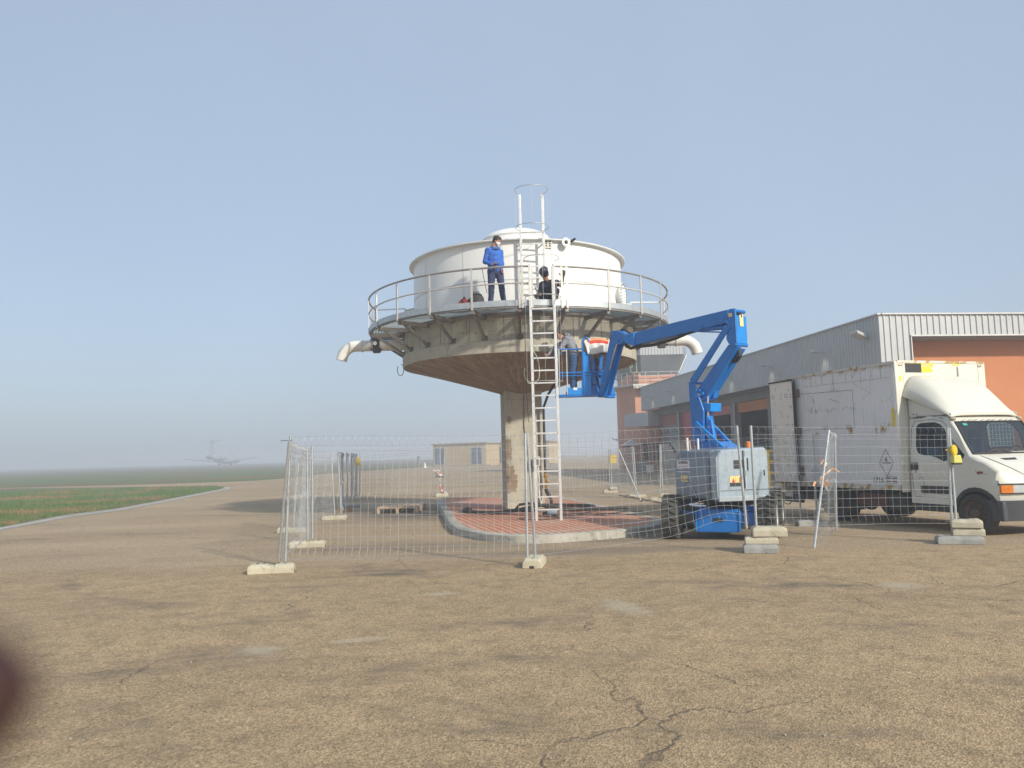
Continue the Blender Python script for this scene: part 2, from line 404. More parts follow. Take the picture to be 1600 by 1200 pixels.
m, t, b = newmat('board_marked_concrete'); v = objvec(t); sp = NN(t, 'ShaderNodeSeparateXYZ'); t.links.new(v, sp.inputs[0])
ang = math_(t, 'ARCTAN2', sp.outputs[0], sp.outputs[1])
cb = NN(t, 'ShaderNodeCombineXYZ'); t.links.new(math_(t, 'MULTIPLY', ang, 13), cb.inputs[0]); t.links.new(math_(t, 'MULTIPLY', sp.outputs[2], 2), cb.inputs[1])
bd = NN(t, 'ShaderNodeTexWhiteNoise'); bd.noise_dimensions = '1D'; t.links.new(math_(t, 'FLOOR', math_(t, 'MULTIPLY', ang, 13)), bd.inputs['W'])
ln = math_(t, 'ABSOLUTE', math_(t, 'SUBTRACT', math_(t, 'FRACT', math_(t, 'MULTIPLY', ang, 13)), .5))
grain = noisef(t, cb.outputs[0], 5, 6, .7)
col = mixc(t, ramp(t, noisef(t, cb.outputs[0], 1.1, 4, .7), .41, .59), (.40,.325,.255), (.23,.18,.138)); col = mixc(t, ramp(t, grain, .4, .7), col, (.17,.125,.092))
col = mixc(t, ramp(t, ln, .45, .485, 0, .45), col, (.06,.045,.035)); col = mixc(t, ramp(t, noisef(t, v, 1.3, 5), .55, .7, 0, .6), col, (.40,.32,.25))
t.links.new(col, b.inputs['Base Color']); b.inputs['Roughness'].default_value = .9; bumpn(t, b, math_(t, 'SUBTRACT', grain, ramp(t, ln, .46, .49)), .5, .012)
board = m
# column: square, turned a little so its left face shows
ca = rad(7); cw = .52
def cpt(x, y, z): return V(AX.x + x*math.cos(ca) - y*math.sin(ca), AX.y + x*math.sin(ca) + y*math.cos(ca), z)
mb = MB(); n = 5
mb.prism([cpt(-cw,-cw,.15), cpt(cw,-cw,.15), cpt(cw,cw,.15), cpt(-cw,cw,.15)], (0,0,3.45))
column = mb.build('column', conc, tower, bevel=.02)
# patches of bare render on the column front
repm = PM('brown_repair_patch', (.23,.165,.11), (.30,.23,.16), 8, .95, 0, .5, 60)
mb = MB()
def blob(cx, cz, rx, rz, seed):
    pts = []
    for i in range(70):
        a = 2*PI*i/70; k = 1 + .35*noise.noise(V(math.cos(a)*1.8+seed, math.sin(a)*1.8, seed)) + .35*noise.noise(V(math.cos(a)*6+seed, math.sin(a)*6, seed*2))
        x = max(-cw+.005, min(cw-.005, cx + rx*k*math.cos(a))); pts.append(cpt(x, -cw-.004, cz + rz*k*math.sin(a)))
    mb.prism(pts, cpt(0,.003,0)-cpt(0,0,0))
blob(-.46,.98,.24,.36,1.3); blob(-.47,1.80,.13,.27,4.1); blob(-.40,2.6,.06,.1,2.2)
mb.build('render_patch', repm, tower, smooth=False)
# bowl
N = 96
mb = MB(); mb.lathe([(.50,3.30),(.62,3.37),(1.4,3.60),(2.3,3.855),(3.24,4.105)], AX, N); mb.build('bowl_underside', board, tower, ang=60)
mb = MB(); mb.lathe([(3.24,4.10),(3.27,4.11),(3.275,4.40),(3.262,4.415),(3.225,4.418)], AX, N); mb.build('rim_band', conc, tower)
mb = MB(); mb.lathe([(3.225,4.41),(3.225,5.02),(2.9,5.02)], AX, N); mb.build('ring_wall', conc, tower)
mb = MB()
for i in range(14):    # formwork joints in the ring
    a = rad(-100 + 15.5*i); mb.beam(pol(3.226,a,4.42), pol(3.226,a,5.0), .012, .006, pol(1,a,0)-pol(0,a,0))
mb.build('formwork_joint', PM('dark_joint_line', (.16,.15,.12), None, 5, .95), tower, smooth=False)  # thin dark strips along the formwork joints
# tank
mb = MB(); mb.lathe([(2.93,5.02),(2.93,6.93)], AX, N); mb.build('tank_shell', whitep, tower)
mb = MB(); mb.lathe([(2.93,6.925),(3.055,6.935),(3.06,6.96),(3.0,6.975),(2.9,7.0),(2.0,7.27),(1.0,7.50)], AX, N); mb.build('tank_lid', whitep, tower)
mb = MB(); mb.lathe([(1.0,7.49),(1.0,7.72)] + [(1.0*math.cos(a), 7.67+.37*math.sin(a)) for a in [PI/2*i/10 for i in range(0,10)]] + [(0.001,8.04)], AX, 48)
mb.build('dome_hatch', whitep, tower)
mb = MB()
for i in range(7):
    a = rad(-84 + 28*i); mb.beam(pol(2.934,a,5.05), pol(2.934,a,6.9), .012, .004, pol(1,a,0)-pol(0,a,0))
mb.lathe([(2.936,5.95),(2.940,5.955),(2.940,5.965),(2.936,5.97)], AX, N)
mb.build('weld_seam', PM('seam_paint', (.68,.68,.65), None, 3, .45), tower)
# nozzle, gauge cable gland, junction plate, manway
def flange(px, py, r, name, L=.16, bolts=10):
    P = onring(px, py, 2.93); nrm = V(P.x-AX.x, P.y-AX.y, 0).normalized()
    mb = MB(); mb.lathe([(r*.55,0),(r*.55,L),(r,L),(r,L+.03),(r*.5,L+.03),(r*.5,L-.06),(.001,L-.06)], P, 24, axis=nrm); o = mb.build(name, whitep, tower)
    mb = MB(); q = V(0,0,1).rotation_difference(nrm)
    for i in range(bolts):
        a = 2*PI*i/bolts; c = P + q @ V(r*.8*math.cos(a), r*.8*math.sin(a), L+.03); mb.cyl(c, c+nrm*.02, .009, 6)
    mb.lathe([(r*.45,L-.055),(.001,L-.055)], P, 16, axis=nrm)
    b_ = mb.build('flange_bolt', bolt, o); return o
def onring(px, py, R):
    d = ray(px, py); ox, oy = -AX.x, -AX.y; a = d.x*d.x+d.y*d.y; bq = 2*(d.x*ox+d.y*oy); cq = ox*ox+oy*oy-R*R
    s = (-bq - math.sqrt(max(0, bq*bq-4*a*cq)))/(2*a); return C0 + d*s
flange(880,381,.115,'inlet_nozzle', .14, 8)
P = onring(966,462,2.93); nrm = V(P.x-AX.x, P.y-AX.y, 0).normalized()
mb = MB(); mb.lathe([(.27,-.04),(.27,.10),(.33,.10),(.33,.14),(.001,.14)], P, 40, axis=nrm); mw_ = mb.build('manway_cover', whitep, tower)
mb = MB(); q = V(0,0,1).rotation_difference(nrm)
for i in range(22):
    a = 2*PI*i/22; c = P + q @ V(.295*math.cos(a), .295*math.sin(a), .14); mb.cyl(c, c+nrm*.025, .014, 6)
mb.build('flange_bolt', bolt, mw_)
P = onring(889,379,2.93); nrm = V(P.x-AX.x, P.y-AX.y, 0).normalized()
mb = MB(); mb.tube([P, P+nrm*.12, P+nrm*.2+V(.06,0,.05)], [.03,.035,.028], 10); mb.build('cable_gland', blackp, tower)
P = onring(857,381,2.94); mb = MB(); mb.beam(P+V(-.09,-.02,0), P+V(.09,-.01,0), .03, .22, (0,0,1)); jp = mb.build('data_plate', PM('ivory_plate', (.72,.70,.62), None, 5, .5), tower, smooth=False)
mb = MB()
for i in range(2):
    for j in range(3): mb.beam(P+V(-.055+.09*i-.02,-.036,.05-.055*j), P+V(-.055+.09*i+.02,-.036,.05-.055*j), .004, .03)
mb.build('plate_mark', ink, jp, smooth=False)

# walkway: front half ring only
A0, A1, RO, RI, ZF = rad(-97), rad(97), 4.18, 2.97, 5.10
mb = MB(); mb.lathe([(RO,5.05),(RO,5.19),(RO-.012,5.19),(RO-.012,5.05),(RO,5.05)], AX, 96, A0, A1); mb.build('toe_board', galv, tower)
mb = MB(); mb.lathe([(RO-.02,5.01),(RO-.02,5.08),(RO-.07,5.08),(RO-.07,5.01),(RO-.02,5.01)], AX, 96, A0, A1)
mb.lathe([(3.29,5.01),(3.29,5.08),(3.24,5.08),(3.24,5.01),(3.29,5.01)], AX, 96, A0, A1); mb.build('edge_beam', brktm, tower)
BR = [rad(-92 + 15.33*i) for i in range(13)]
# grating: bearing bars and cross rods, open between
mb = MB(); na = 230
for i in range(na+1):
    a = A0 + (A1-A0)*i/na; mb.beam(pol(3.0,a,ZF-.012), pol(RO-.02,a,ZF-.012), .012, .014)
for k in range(16):
    r = 3.02 + (RO-.04-3.02)*k/15; mb.lathe([(r,ZF-.004),(r+.014,ZF-.004),(r+.014,ZF-.014),(r,ZF-.014),(r,ZF-.004)], AX, 80, A0, A1)
mb.build('floor_grating', PM('pale_grating', (.28,.34,.38), (.22,.27,.31), 4, .6, .2), tower, smooth=False, fix=False)
for i, a in enumerate(BR):
    mb = MB(); mb.beam(pol(3.24,a,4.97), pol(RO-.03,a,4.97), .08, .10)
    mb.beam(pol(3.25,a,4.46), pol(RO-.22,a,4.93), .06, .07)
    mb.beam(pol(3.235,a,4.38), pol(3.235,a,4.54), .14, .03, pol(1,a,0)-pol(0,a,0))
    br_ = mb.build('bracket', brktm if i != 6 else rust, tower, smooth=False)
    mb = MB()
    for s_ in (-1, 1):
        mb.cyl(pol(3.25,a+s_*.016,4.42), pol(3.29,a+s_*.016,4.42), .012, 6); mb.cyl(pol(3.25,a+s_*.016,4.51), pol(3.29,a+s_*.016,4.51), .012, 6)
    mb.build('anchor_bolt', bolt, br_, smooth=False)
# handrail
ZR = 5.97; gap0, gap1 = rad(4.0), rad(10.6)
def arc(r, z, a, c, n=48): return [pol(r, a+(c-a)*i/n, z) for i in range(n+1)]
railm = PM('handrail_steel', (.60,.58,.54), (.48,.46,.43), 5, .5, .3); railtop = PM('handrail_top_tube', (.34,.31,.29), (.27,.25,.23), 5, .45, .4)
mb = MB(); mb.tube(arc(RO,ZR,A0,gap0-.01), .024, 8); mb.tube(arc(RO,ZR,gap1+.01,A1), .024, 8); hr = mb.build('handrail', railtop, tower)
mb = MB(); mb.tube(arc(RO,5.58,A0,gap0-.01), .018, 8); mb.tube(arc(RO,5.58,gap1+.01,A1), .018, 8); mb.build('middle_rail', railm, tower)
for i, a in enumerate(sorted([a for a in BR if not (gap0-.05 < a < gap1+.05)] + [gap0, gap1, rad(.9), rad(13.6), A0, A1])):
    mb = MB(); mb.beam(pol(RO+.012,a,5.0), pol(RO+.012,a,ZR), .05, .02, pol(1,a,0)-pol(0,a,0)); mb.build('post', railm, hr, smooth=False)
for a in (A0, A1):
    mb = MB()
    for z in (ZR-.02, 5.58): mb.tube([pol(RO,a,z), pol(3.3,a,z)], .02, 8)
    mb.tube([pol(3.3,a,5.1), pol(3.3,a,ZR-.02)], .02, 8); mb.build('end_rail', whitep, tower)

# ladders
def ladder(name, xl, xr, y, z0, z1, rr, zfirst, hoops, straps, mat, ztop=None):
    o = MB().beam((xl,y,z0), (xl,y,z1), .03, .06, (1,0,0)).beam((xr,y,z0), (xr,y,z1), .03, .06, (1,0,0)).build(name, mat, tower, smooth=False, bevel=.004)
    z = zfirst
    while z < (ztop or z1) - .05:
        mb = MB(); mb.beam((xl+.015,y,z), (xr-.015,y,z), .03, .032); mb.build('rung', mat, o, smooth=False); z += rr
    xc = (xl+xr)/2; R_ = .40
    hm = PM('cage_wire', (.42,.42,.42), (.34,.34,.34), 5, .5, .3)
    gap = math.asin(.29/R_)
    for zh in hoops:
        pts = []
        for i in range(41):
            a = PI - gap - (2*PI-2*gap)*i/40
            pts.append(V(xc + R_*math.sin(a), y - R_*math.cos(gap) - R_*math.cos(a), zh))
        mb = MB(); mb.tube(pts, .0085, 5); mb.build('cage_hoop', hm, o)
    for (za, zb) in straps:
        for k in range(5):
            a = rad(-100 + 50*k); x = xc + R_*math.sin(a); yy = y - R_*math.cos(gap) - R_*math.cos(a)
            mb = MB(); mb.beam((x,yy,za), (x,yy,zb), .012, .004, (1,0,0)); mb.build('cage_strap', PM('cage_strap_steel', (.62,.62,.60), (.5,.5,.5), 5, .5, .3) if 'cage_strap_steel' not in bpy.data.materials else bpy.data.materials['cage_strap_steel'], o, smooth=False)
    return o
lu = ladder('tank_ladder', .31, .87, 18.52, 5.10, 8.06, .285, 5.38, (8.06, 7.13), ((7.13,8.06),), alu, 7.22)
mb = MB()
for z in (5.5, 6.2, 6.85):
    for x in (.31, .87): mb.beam((x,18.52,z), (x,18.74,z), .03, .03)
mb.beam((.33,18.52,7.10), (.85,18.52,7.10), .05, .02); mb.beam((.31,18.52,7.06),(.31,19.2,7.12),.03,.03); mb.beam((.87,18.52,7.06),(.87,19.2,7.12),.03,.03)
mb.build('ladder_bracket', alu, lu, smooth=False)
ll = ladder('access_ladder', .47, 1.02, 17.38, .15, 6.0, .285, .40, (6.06, 5.16, 3.24), ((3.24,6.06),), alu, 5.2)
mb = MB()
for z in (5.05,):
    for x in (.47, 1.02): mb.beam((x,17.38,z), (x,17.50,z), .03, .03)
mb.build('ladder_bracket', alu, ll, smooth=False)

# overflow pipes left and right
def pipe(side):
    s = side; z = 4.82 if s < 0 else 4.74; y = 21.55; r = .155
    xr = [3.15, 4.15]; xe = 4.62 if s < 0 else 4.62
    mb = MB(); pts = [V(AX.x+s*2.9,y,z), V(AX.x+s*xe,y,z)]; RB = .40
    for i in range(1, 9):
        a = rad(80)*i/8; pts.append(V(AX.x+s*(xe+RB*math.sin(a)), y, z-RB*(1-math.cos(a))))
    d = (pts[-1]-pts[-2]).normalized(); pts.append(pts[-1]+d*.07)
    mb.tube(pts, r, 24, cap=False); mb.tube([pts[-1], pts[-1]-d*.3], r-.012, 24, cap=True); o = mb.build('overflow_pipe', pipep, tower)
    mb = MB()
    for x in (3.32, 4.42):
        mb.cyl(V(AX.x+s*x,y,z), V(AX.x+s*(x+.03),y,z), r+.022, 24); 
    mb.build('pipe_clamp', pipep, o)
    mb = MB(); x = 4.02
    for dx in (-.09, .06): mb.lathe([(.001,0),(.2,0),(.2,.035),(.001,.035)], V(AX.x+s*x+dx,y,z), 24, axis=(1,0,0))
    mb.beam((AX.x+s*x,y-.12,z-.22),(AX.x+s*x,y-.12,z+.18),.17,.20,(0,1,0)); mb.ball((AX.x+s*x,y-.26,z+.02),.07)
    for dx in (-.13,.13):
        for dz in (-.13,.15): mb.ball((AX.x+s*x+dx,y-.18,z+dz),.03,8)
    vb = mb.build('valve', blackp, o)
    mb = MB(); mb.lathe([(.001,.02),(.055,.02),(.055,-.02),(.001,-.02)], V(AX.x+s*x,y-.33,z+.02), 16, axis=(0,-1,0)); mb.build('valve_cap', whitep, vb)
    return o
pipe(-1); pipe(1)
# slanting stay from the tank foot out to the pipe end, with its gusset against the tank
greenw = PM('pale_primed_steel', (.58,.66,.58), (.5,.57,.5), 4, .5)
for s in (-1, 1):
    y = 21.95
    p0 = V(AX.x+s*2.95,y,5.86); p1 = V(AX.x+s*4.50,y,4.86)
    mb = MB(); mb.beam(p0, p1, .06, .10); st_ = mb.build('pipe_stay', greenw, tower, smooth=False)
    mb = MB(); mb.prism([V(AX.x+s*2.93,y+.01,5.05),V(AX.x+s*2.93,y+.01,5.98),V(AX.x+s*3.28,y+.01,5.9),V(AX.x+s*3.28,y+.01,5.05)], (0,.02,0))
    mb.beam(V(AX.x+s*3.75,y,5.05),V(AX.x+s*3.75,y,5.5),.05,.05); mb.beam(V(AX.x+s*3.6,y,5.5),V(AX.x+s*3.9,y,5.5),.05,.05)
    mb.beam(V(AX.x+s*4.40,y-.1,4.95),V(AX.x+s*4.40,y-.3,4.9),.06,.06)
    mb.build('gusset', greenw, st_, smooth=False)
# lightning / signal cable loop off the rim
mb = MB(); c = at(626,578,21.6); pts = [c+V(.10*math.sin(a)*.9,-.02,.17*math.cos(a)) for a in [rad(10+30*i) for i in range(11)]]; mb.tube(pts, .010, 6); mb.build('loose_cable', blackp, tower)
# services on the column
cx = .84; mb = MB(); mb.tube([V(1.15,20.35,3.52), V(.98,20.85,3.25), V(cx,20.98,2.9), V(cx,20.98,1.12)], .035, 10); mb.build('drain_pipe', dark, tower)
mb = MB(); mb.tube([V(cx,20.98,1.12),V(cx,20.98,1.0),V(cx+.02,20.98,.95),V(cx+.02,20.98,.82),V(cx,20.98,.78),V(cx,20.98,.66)], [.05,.05,.035,.05,.035,.03], 12); mb.ball((cx+.07,20.94,.9),.04); mb.build('brass_valve', brass, tower)
mb = MB(); mb.tube([V(cx,20.98,.68),V(cx+.04,20.9,.6),V(cx+.12,20.7,.42),V(cx+.13,20.6,.24),V(cx+.10,20.5,.19)], [.05,.055,.045,.04,.04], 10); mb.build('drain_hose', dark, tower)
P = at(838,721,20.98); mb = MB(); mb.bx(P.x-.10,P.x+.10,P.y-.12,P.y+.02,P.z-.13,P.z+.13); jb = mb.build('junction_box', PM('grey_box_plastic', (.55,.55,.52), None, 5, .5), tower, bevel=.01)
mb = MB(); mb.bx(P.x-.08,P.x+.06,P.y-.126,P.y-.12,P.z-.09,P.z+.08); mb.build('cover_window', PM('smoked_cover', (.10,.12,.13), None, 5, .2), jb, smooth=False)
mb = MB(); mb.tube([cpt(.02,-cw-.02,3.3),cpt(.0,-cw-.02,2.4),cpt(.06,-cw-.02,1.8),cpt(.1,-cw-.02,1.6)], .010, 6)
mb.tube([cpt(.16,-cw-.02,1.42),cpt(.15,-cw-.02,.9),cpt(.20,-cw-.02,.3)], .012, 6); mb.build('conduit', ink, tower)
mb = MB(); mb.tube([V(.66,20.9,1.4),V(.66,20.9,.5),V(.7,20.85,.3),V(.74,20.85,.45)], .014, 8); mb.build('conduit', whitep, tower)
# ================================================================ station building (long wall runs away from the camera)
BN = V(14.15, 29.2, 0); BD = V(-.12657, .99196, 0); BR_ = V(.99196, .12657, 0)     # near corner, along the side wall, along the front
def bp(t, o, z): return BN + BD*t + BR_*o + V(0,0,z)
clad = PM('grey_ribbed_cladding', (.42,.435,.44), (.38,.395,.40), .6, .5, .15, .03, 20)
terra = PM('terracotta_render', (.52,.20,.080), (.48,.18,.07), .5, .85, 0, .15, 20)
terrad = PM('dark_red_render', (.36,.14,.105), (.31,.12,.09), .8, .85, 0, .15, 20)
grayrend = PM('grey_render', (.22,.215,.21), (.18,.175,.17), .8, .85, 0, .15, 20)
darkin = PM('unlit_interior', (.018,.018,.02), (.014,.014,.016), 1, .9)  # near-black colour carries the unlit dark of the interiors
redoor = PM('red_sectional_door', (.42,.05,.04), (.36,.045,.035), 2, .45)
greydoor = PM('grey_sectional_door', (.24,.25,.25), (.2,.21,.21), 2, .5)
bld = thing('station_building', 'long grey clad fire station with a terracotta front wall and a row of vehicle bays', 'building', BN)
def rib(pa, pb, z0, z1, pitch, dep, out, mb):
    L = (pb-pa).length; d = (pb-pa)/L; k = int(L/pitch); prof = []
    for i in range(k+1):
        x = i*pitch
        for dx, o in ((0,0),(pitch*.62,0),(pitch*.70,dep),(pitch*.92,dep)):
            if x+dx <= L: prof.append(pa + d*(x+dx) + out*o)
    prof.append(pb); n = len(prof)
    vs = [V(p.x,p.y,z0) for p in prof] + [V(p.x,p.y,z1) for p in prof]
    mb.add(vs, [(i,i+1,n+i+1,n+i) for i in range(n-1)])
    # backing
LB = 31.6; ZT, ZB = 6.62, 4.78
mb = MB(); rib(bp(LB,0,0), bp(0,0,0), ZB, ZT, .22, .03, -BR_, mb); rib(bp(0,0,0), bp(0,26,0), 5.80, ZT, .26, .035, -BD, mb)
rib(bp(0,0,0), bp(0,1.25,0), .1, 5.80, .26, .035, -BD, mb)
mb.build('fascia', clad, bld, smooth=False, fix=False)
mb = MB()
mb.prism([bp(.02,.02,ZB), bp(LB,.02,ZB), bp(LB,.32,ZB), bp(.02,.32,ZB)], (0,0,ZT-ZB-.02)); mb.prism([bp(.03,.33,5.80), bp(.3,.33,5.80), bp(.3,26,5.80), bp(.03,26,5.80)], (0,0,.78))
mb.prism([bp(.03,.02,.05), bp(.6,.02,.05), bp(.6,1.22,.05), bp(.03,1.22,.05)], (0,0,5.7))
mb.build('parapet', grayrend, bld, smooth=False)
cap = PM('pale_metal_coping', (.5,.5,.49), None, 3, .5, .3)
mb = MB(); mb.beam(bp(-.06,0,ZT+.02), bp(LB+.05,0,ZT+.02), .16, .05); mb.beam(bp(-.02,.09,ZT+.021), bp(-.02,26,ZT+.021), .16, .05)
mb.beam(bp(-.02,1.25,5.79), bp(-.02,26,5.79), .1, .06); mb.beam(bp(-.02,1.27,.1), bp(-.02,1.27,5.76), .07, .04, BR_); mb.build('coping', cap, bld, smooth=False)
mb = MB(); mb.prism([bp(.35,.35,6.3), bp(LB-.2,.35,6.3), bp(LB-.2,26,6.3), bp(.35,26,6.3)], (0,0,.1)); mb.build('roof', grayrend, bld, smooth=False)
mb = MB(); mb.prism([bp(1.0,1.29,0), bp(1.0,26,0), bp(1.3,26,0), bp(1.3,1.29,0)], (0,0,5.79)); mb.build('front_wall', terra, bld, smooth=False)
mb = MB(); mb.prism([bp(.05,1.3,5.70), bp(.98,1.3,5.70), bp(.98,26,5.70), bp(.05,26,5.70)], (0,0,.06)); mb.build('soffit', grayrend, bld, smooth=False)
# side wall behind the fascia: piers, headers, bays
pier = [1.7, 6.45, 11.25, 16.1, 20.9, 25.75, 30.7]; RW = .9
mb = MB(); mb.prism([bp(.6,RW,4.30), bp(LB,RW,4.30), bp(LB,RW+.3,4.30), bp(.6,RW+.3,4.30)], (0,0,.47)); mb.prism([bp(.6,.34,4.72), bp(LB,.34,4.72), bp(LB,RW-.01,4.72), bp(.6,RW-.01,4.72)], (0,0,.05)); mb.build('lintel_beam', grayrend, bld, smooth=False)
for i, p_ in enumerate(pier):
    mb = MB(); w = .38 if i < 6 else .9; mb.prism([bp(p_-w,RW-.02,0), bp(p_+w,RW-.02,0), bp(p_+w,RW+.28,0), bp(p_-w,RW+.28,0)], (0,0,4.30)); pr_ = mb.build('pier', grayrend if i < 6 else terrad, bld, smooth=False)
    mb = MB(); mb.cyl(bp(p_-.3,RW-.08,0), bp(p_-.3,RW-.08,4.3), .05, 8); mb.build('downpipe', cap, pr_)
for i in range(6):
    a, c = pier[i]+.385, pier[i+1]-(.385 if i < 5 else .905)
    hm = (redoor, redoor, terrad, redoor, redoor, terrad)[i]; hz = 3.72 if i < 4 else 3.5
    kind = ('red','open','open','open','red','grey')[i]
    if i == 2: hm = terra
    mb = MB(); mb.prism([bp(a,RW+.12,hz), bp(c,RW+.12,hz), bp(c,RW+.25,hz), bp(a,RW+.25,hz)], (0,0,4.28-hz)); bd_ = mb.build('bay_door', hm, bld, smooth=False)
    if kind != 'open':
        mb = MB(); k = 7
        for j in range(k): mb.prism([bp(a,RW+.15,hz*j/k+.02), bp(c,RW+.15,hz*j/k+.02), bp(c,RW+.2,hz*j/k+.02), bp(a,RW+.2,hz*j/k+.02)], (0,0,hz/k-.03))
        mb.build('door_section', redoor if kind == 'red' else greydoor, bd_, smooth=False)
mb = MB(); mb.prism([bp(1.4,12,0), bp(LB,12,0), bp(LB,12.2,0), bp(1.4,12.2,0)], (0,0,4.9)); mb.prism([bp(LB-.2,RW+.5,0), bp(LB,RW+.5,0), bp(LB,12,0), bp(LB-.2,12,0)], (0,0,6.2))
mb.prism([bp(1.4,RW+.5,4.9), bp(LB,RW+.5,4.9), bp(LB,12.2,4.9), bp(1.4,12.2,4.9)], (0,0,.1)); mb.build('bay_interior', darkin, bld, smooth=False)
lampm = PM('grey_lamp_housing', (.60,.60,.58), None, 5, .4, .3)
for t_ in (28.54, 23.9, 19.0, 14.01, 9.05, 4.0):
    w = thing('wall_lamp', {28.54:'small grey wall lamp at the far end of the station fascia',23.9:'second grey wall lamp from the far end of the fascia',19.0:'third grey wall lamp from the far end, behind the blue lift arm',14.01:'grey wall lamp on the fascia right of the blue lift arm',9.05:'grey wall lamp above the open dark bay next to the truck',4.0:'grey wall lamp on the fascia just above the truck roof'}[t_], 'lamp', bp(t_,-.02,5.67), 0, 'bracket lamps along the station fascia')
    MB().beam(bp(t_,-.02,5.67), bp(t_,-.35,5.70), .05, .05).build('bracket', lampm, w, smooth=False)
    MB().prism([bp(t_-.10,-.30,5.66),bp(t_+.10,-.30,5.66),bp(t_+.10,-.62,5.72),bp(t_-.10,-.62,5.72)],(0,0,.09)).build('lamp_head', lampm, w, bevel=.015)
    ld = bpy.data.lights.new('lamp_light','SPOT'); ld.energy = 14; ld.spot_size = rad(75); ld.spot_blend = 1.0; ld.color = (1,.88,.66); ld.shadow_soft_size = .08
    lo_ = bpy.data.objects.new('lamp_light', ld); COL.objects.link(lo_); lo_.location = bp(t_,-.42,5.62); lo_.rotation_euler = (V(0,0,0)-(BR_*.55-V(0,0,1))).to_track_quat('Z','Y').to_euler()
fl = thing('floodlight', 'white floodlight on the corner of the grey cladding above the truck', 'floodlight', bp(.77,-.03,5.9))
mb = MB(); mb.beam(bp(.77,-.03,5.85), bp(.77,-.3,5.85), .06, .06); mb.build('bracket', blackp, fl, smooth=False)
mb = MB(); mb.prism([bp(.5,-.2,5.78),bp(1.05,-.2,5.78),bp(1.05,-.62,5.98),bp(.5,-.62,5.98)],(0,-.02,.14)); mb.build('housing', cap, fl, bevel=.03)
mb = MB(); mb.prism([bp(.56,-.26,5.80),bp(1.0,-.26,5.80),bp(1.0,-.57,5.95),bp(.56,-.57,5.95)],(0,0,-.012)); mb.build('glass', PM('lamp_glass', (.55,.56,.52), None, 5, .15), fl, smooth=False)
# white pierced block screen on the terracotta front, seen through the truck cab
sc = bp(.9, 6.9, 0); scr = thing('block_screen', 'white pierced breeze block screen on the terracotta wall, seen through the truck cab', 'screen wall', bp(.95,5.4,1.45))
mb = MB(); x0, x1 = 4.75, 5.995
for j in range(7):
    z = 1.45+.15*j; mb.prism([bp(.84,x0,z),bp(.84,x1,z),bp(.96,x1,z),bp(.96,x0,z)],(0,0,.04))
for j in range(9):
    x = x0+.15*j; mb.prism([bp(.837,x,1.45),bp(.837,x+.04,1.45),bp(.958,x+.04,1.45),bp(.958,x,1.45)],(0,0,.94))
    for k in range(6):
        if j < 8: mb.ball(bp(.90,x+.095,1.545+.15*k),.035,8)
mb.build('blocks', PM('white_blocks', (.66,.68,.62), None, 4, .7), scr, smooth=False)

# dark red vehicle and yellow rack standing in the open bay
tr = thing('service_trailer', 'dark maroon equipment trailer parked inside the open bay left of the truck', 'trailer', (13.6,37.6,0))
mb = MB(); mb.bx(13.3,15.0,37.2,39.2,.75,1.6); mb.build('body', PM('maroon_paint', (.10,.025,.02), None, 3, .5), tr, bevel=.04)
mb = MB(); mb.bx(13.35,14.9,37.25,39.15,.5,.72); mb.build('frame', blackp, tr, smooth=False)
for y in (37.6,38.8): MB().cyl((13.2,y,.36),(13.45,y,.36),.36,20).build('wheel', dark, tr)
P = at(1211,735,33); rk = thing('yellow_rack', 'yellow and black steel rack standing left of the truck door', 'rack', (P.x,P.y,0))
mb = MB(); 
for dx in (-.32,.12):
    mb.bx(P.x+dx,P.x+dx+.12,33,33.12,0,1.55)
for z in (.5,1.0,1.45): mb.bx(P.x-.32,P.x+.24,33.125,33.2,z,z+.1)
mb.build('frame', yellow, rk, smooth=False)
mb = MB()
for z in (.15,.45,.75,1.05,1.3): mb.bx(P.x-.9,P.x-.33,33,33.1,z,z+.09)
mb.build('black_bar', blackp, rk, smooth=False)
P = at(1172,730,36)

# ================================================================ control tower beyond the station
CTW = 64.0
ct = thing('control_tower', 'salmon pink airport control tower with grey flared cab, standing in haze behind the station', 'control tower', (11.6, 67, 0))
pink = PM('hazed_salmon_render', (.58,.29,.20), (.53,.265,.18), .5, .85, 0, .1, 20)  # salmon made paler, distance haze put into its colour
# shaft octagon
cc = V(12.0, 67.0, 0)
def octo(r, z, rot=22.5+8): return [V(cc.x + r*math.cos(rad(rot+45*k)), cc.y + r*math.sin(rad(rot+45*k)), z) for k in range(8)]
mb = MB(); mb.bx(10.15,13.8,64.2,69.5,0,7.05); mb.warp(lambda p: (p.x-.18*(69.5-p.y)*0 , p.y, p.z)); 
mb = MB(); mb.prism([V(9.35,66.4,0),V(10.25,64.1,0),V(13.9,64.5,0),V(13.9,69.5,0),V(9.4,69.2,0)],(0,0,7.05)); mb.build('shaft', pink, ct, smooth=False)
mb = MB(); mb.prism([V(8.45,65.6,7.05),V(10.0,63.2,7.05),V(14.4,63.4,7.05),V(14.6,69.5,7.05),V(8.5,70,7.05)],(0,0,.12)); mb.build('balcony', PM('white_slab', (.62,.62,.6), None, 3, .7), ct, smooth=False)
mb = MB(); 
for k in range(14): mb.bx(10.2+k*.3,10.35+k*.3,63.15,63.2,6.82,7.02)
mb.bx(10.05,14.3,63.22,63.3,6.80,7.04)
mb.build('drip_detail', PM('pale_dentils', (.6,.55,.45), None, 3, .7), ct, smooth=False)
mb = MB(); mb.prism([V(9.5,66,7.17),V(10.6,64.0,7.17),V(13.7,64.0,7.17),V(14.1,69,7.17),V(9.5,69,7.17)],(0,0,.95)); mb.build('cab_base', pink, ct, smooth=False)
mb = MB()
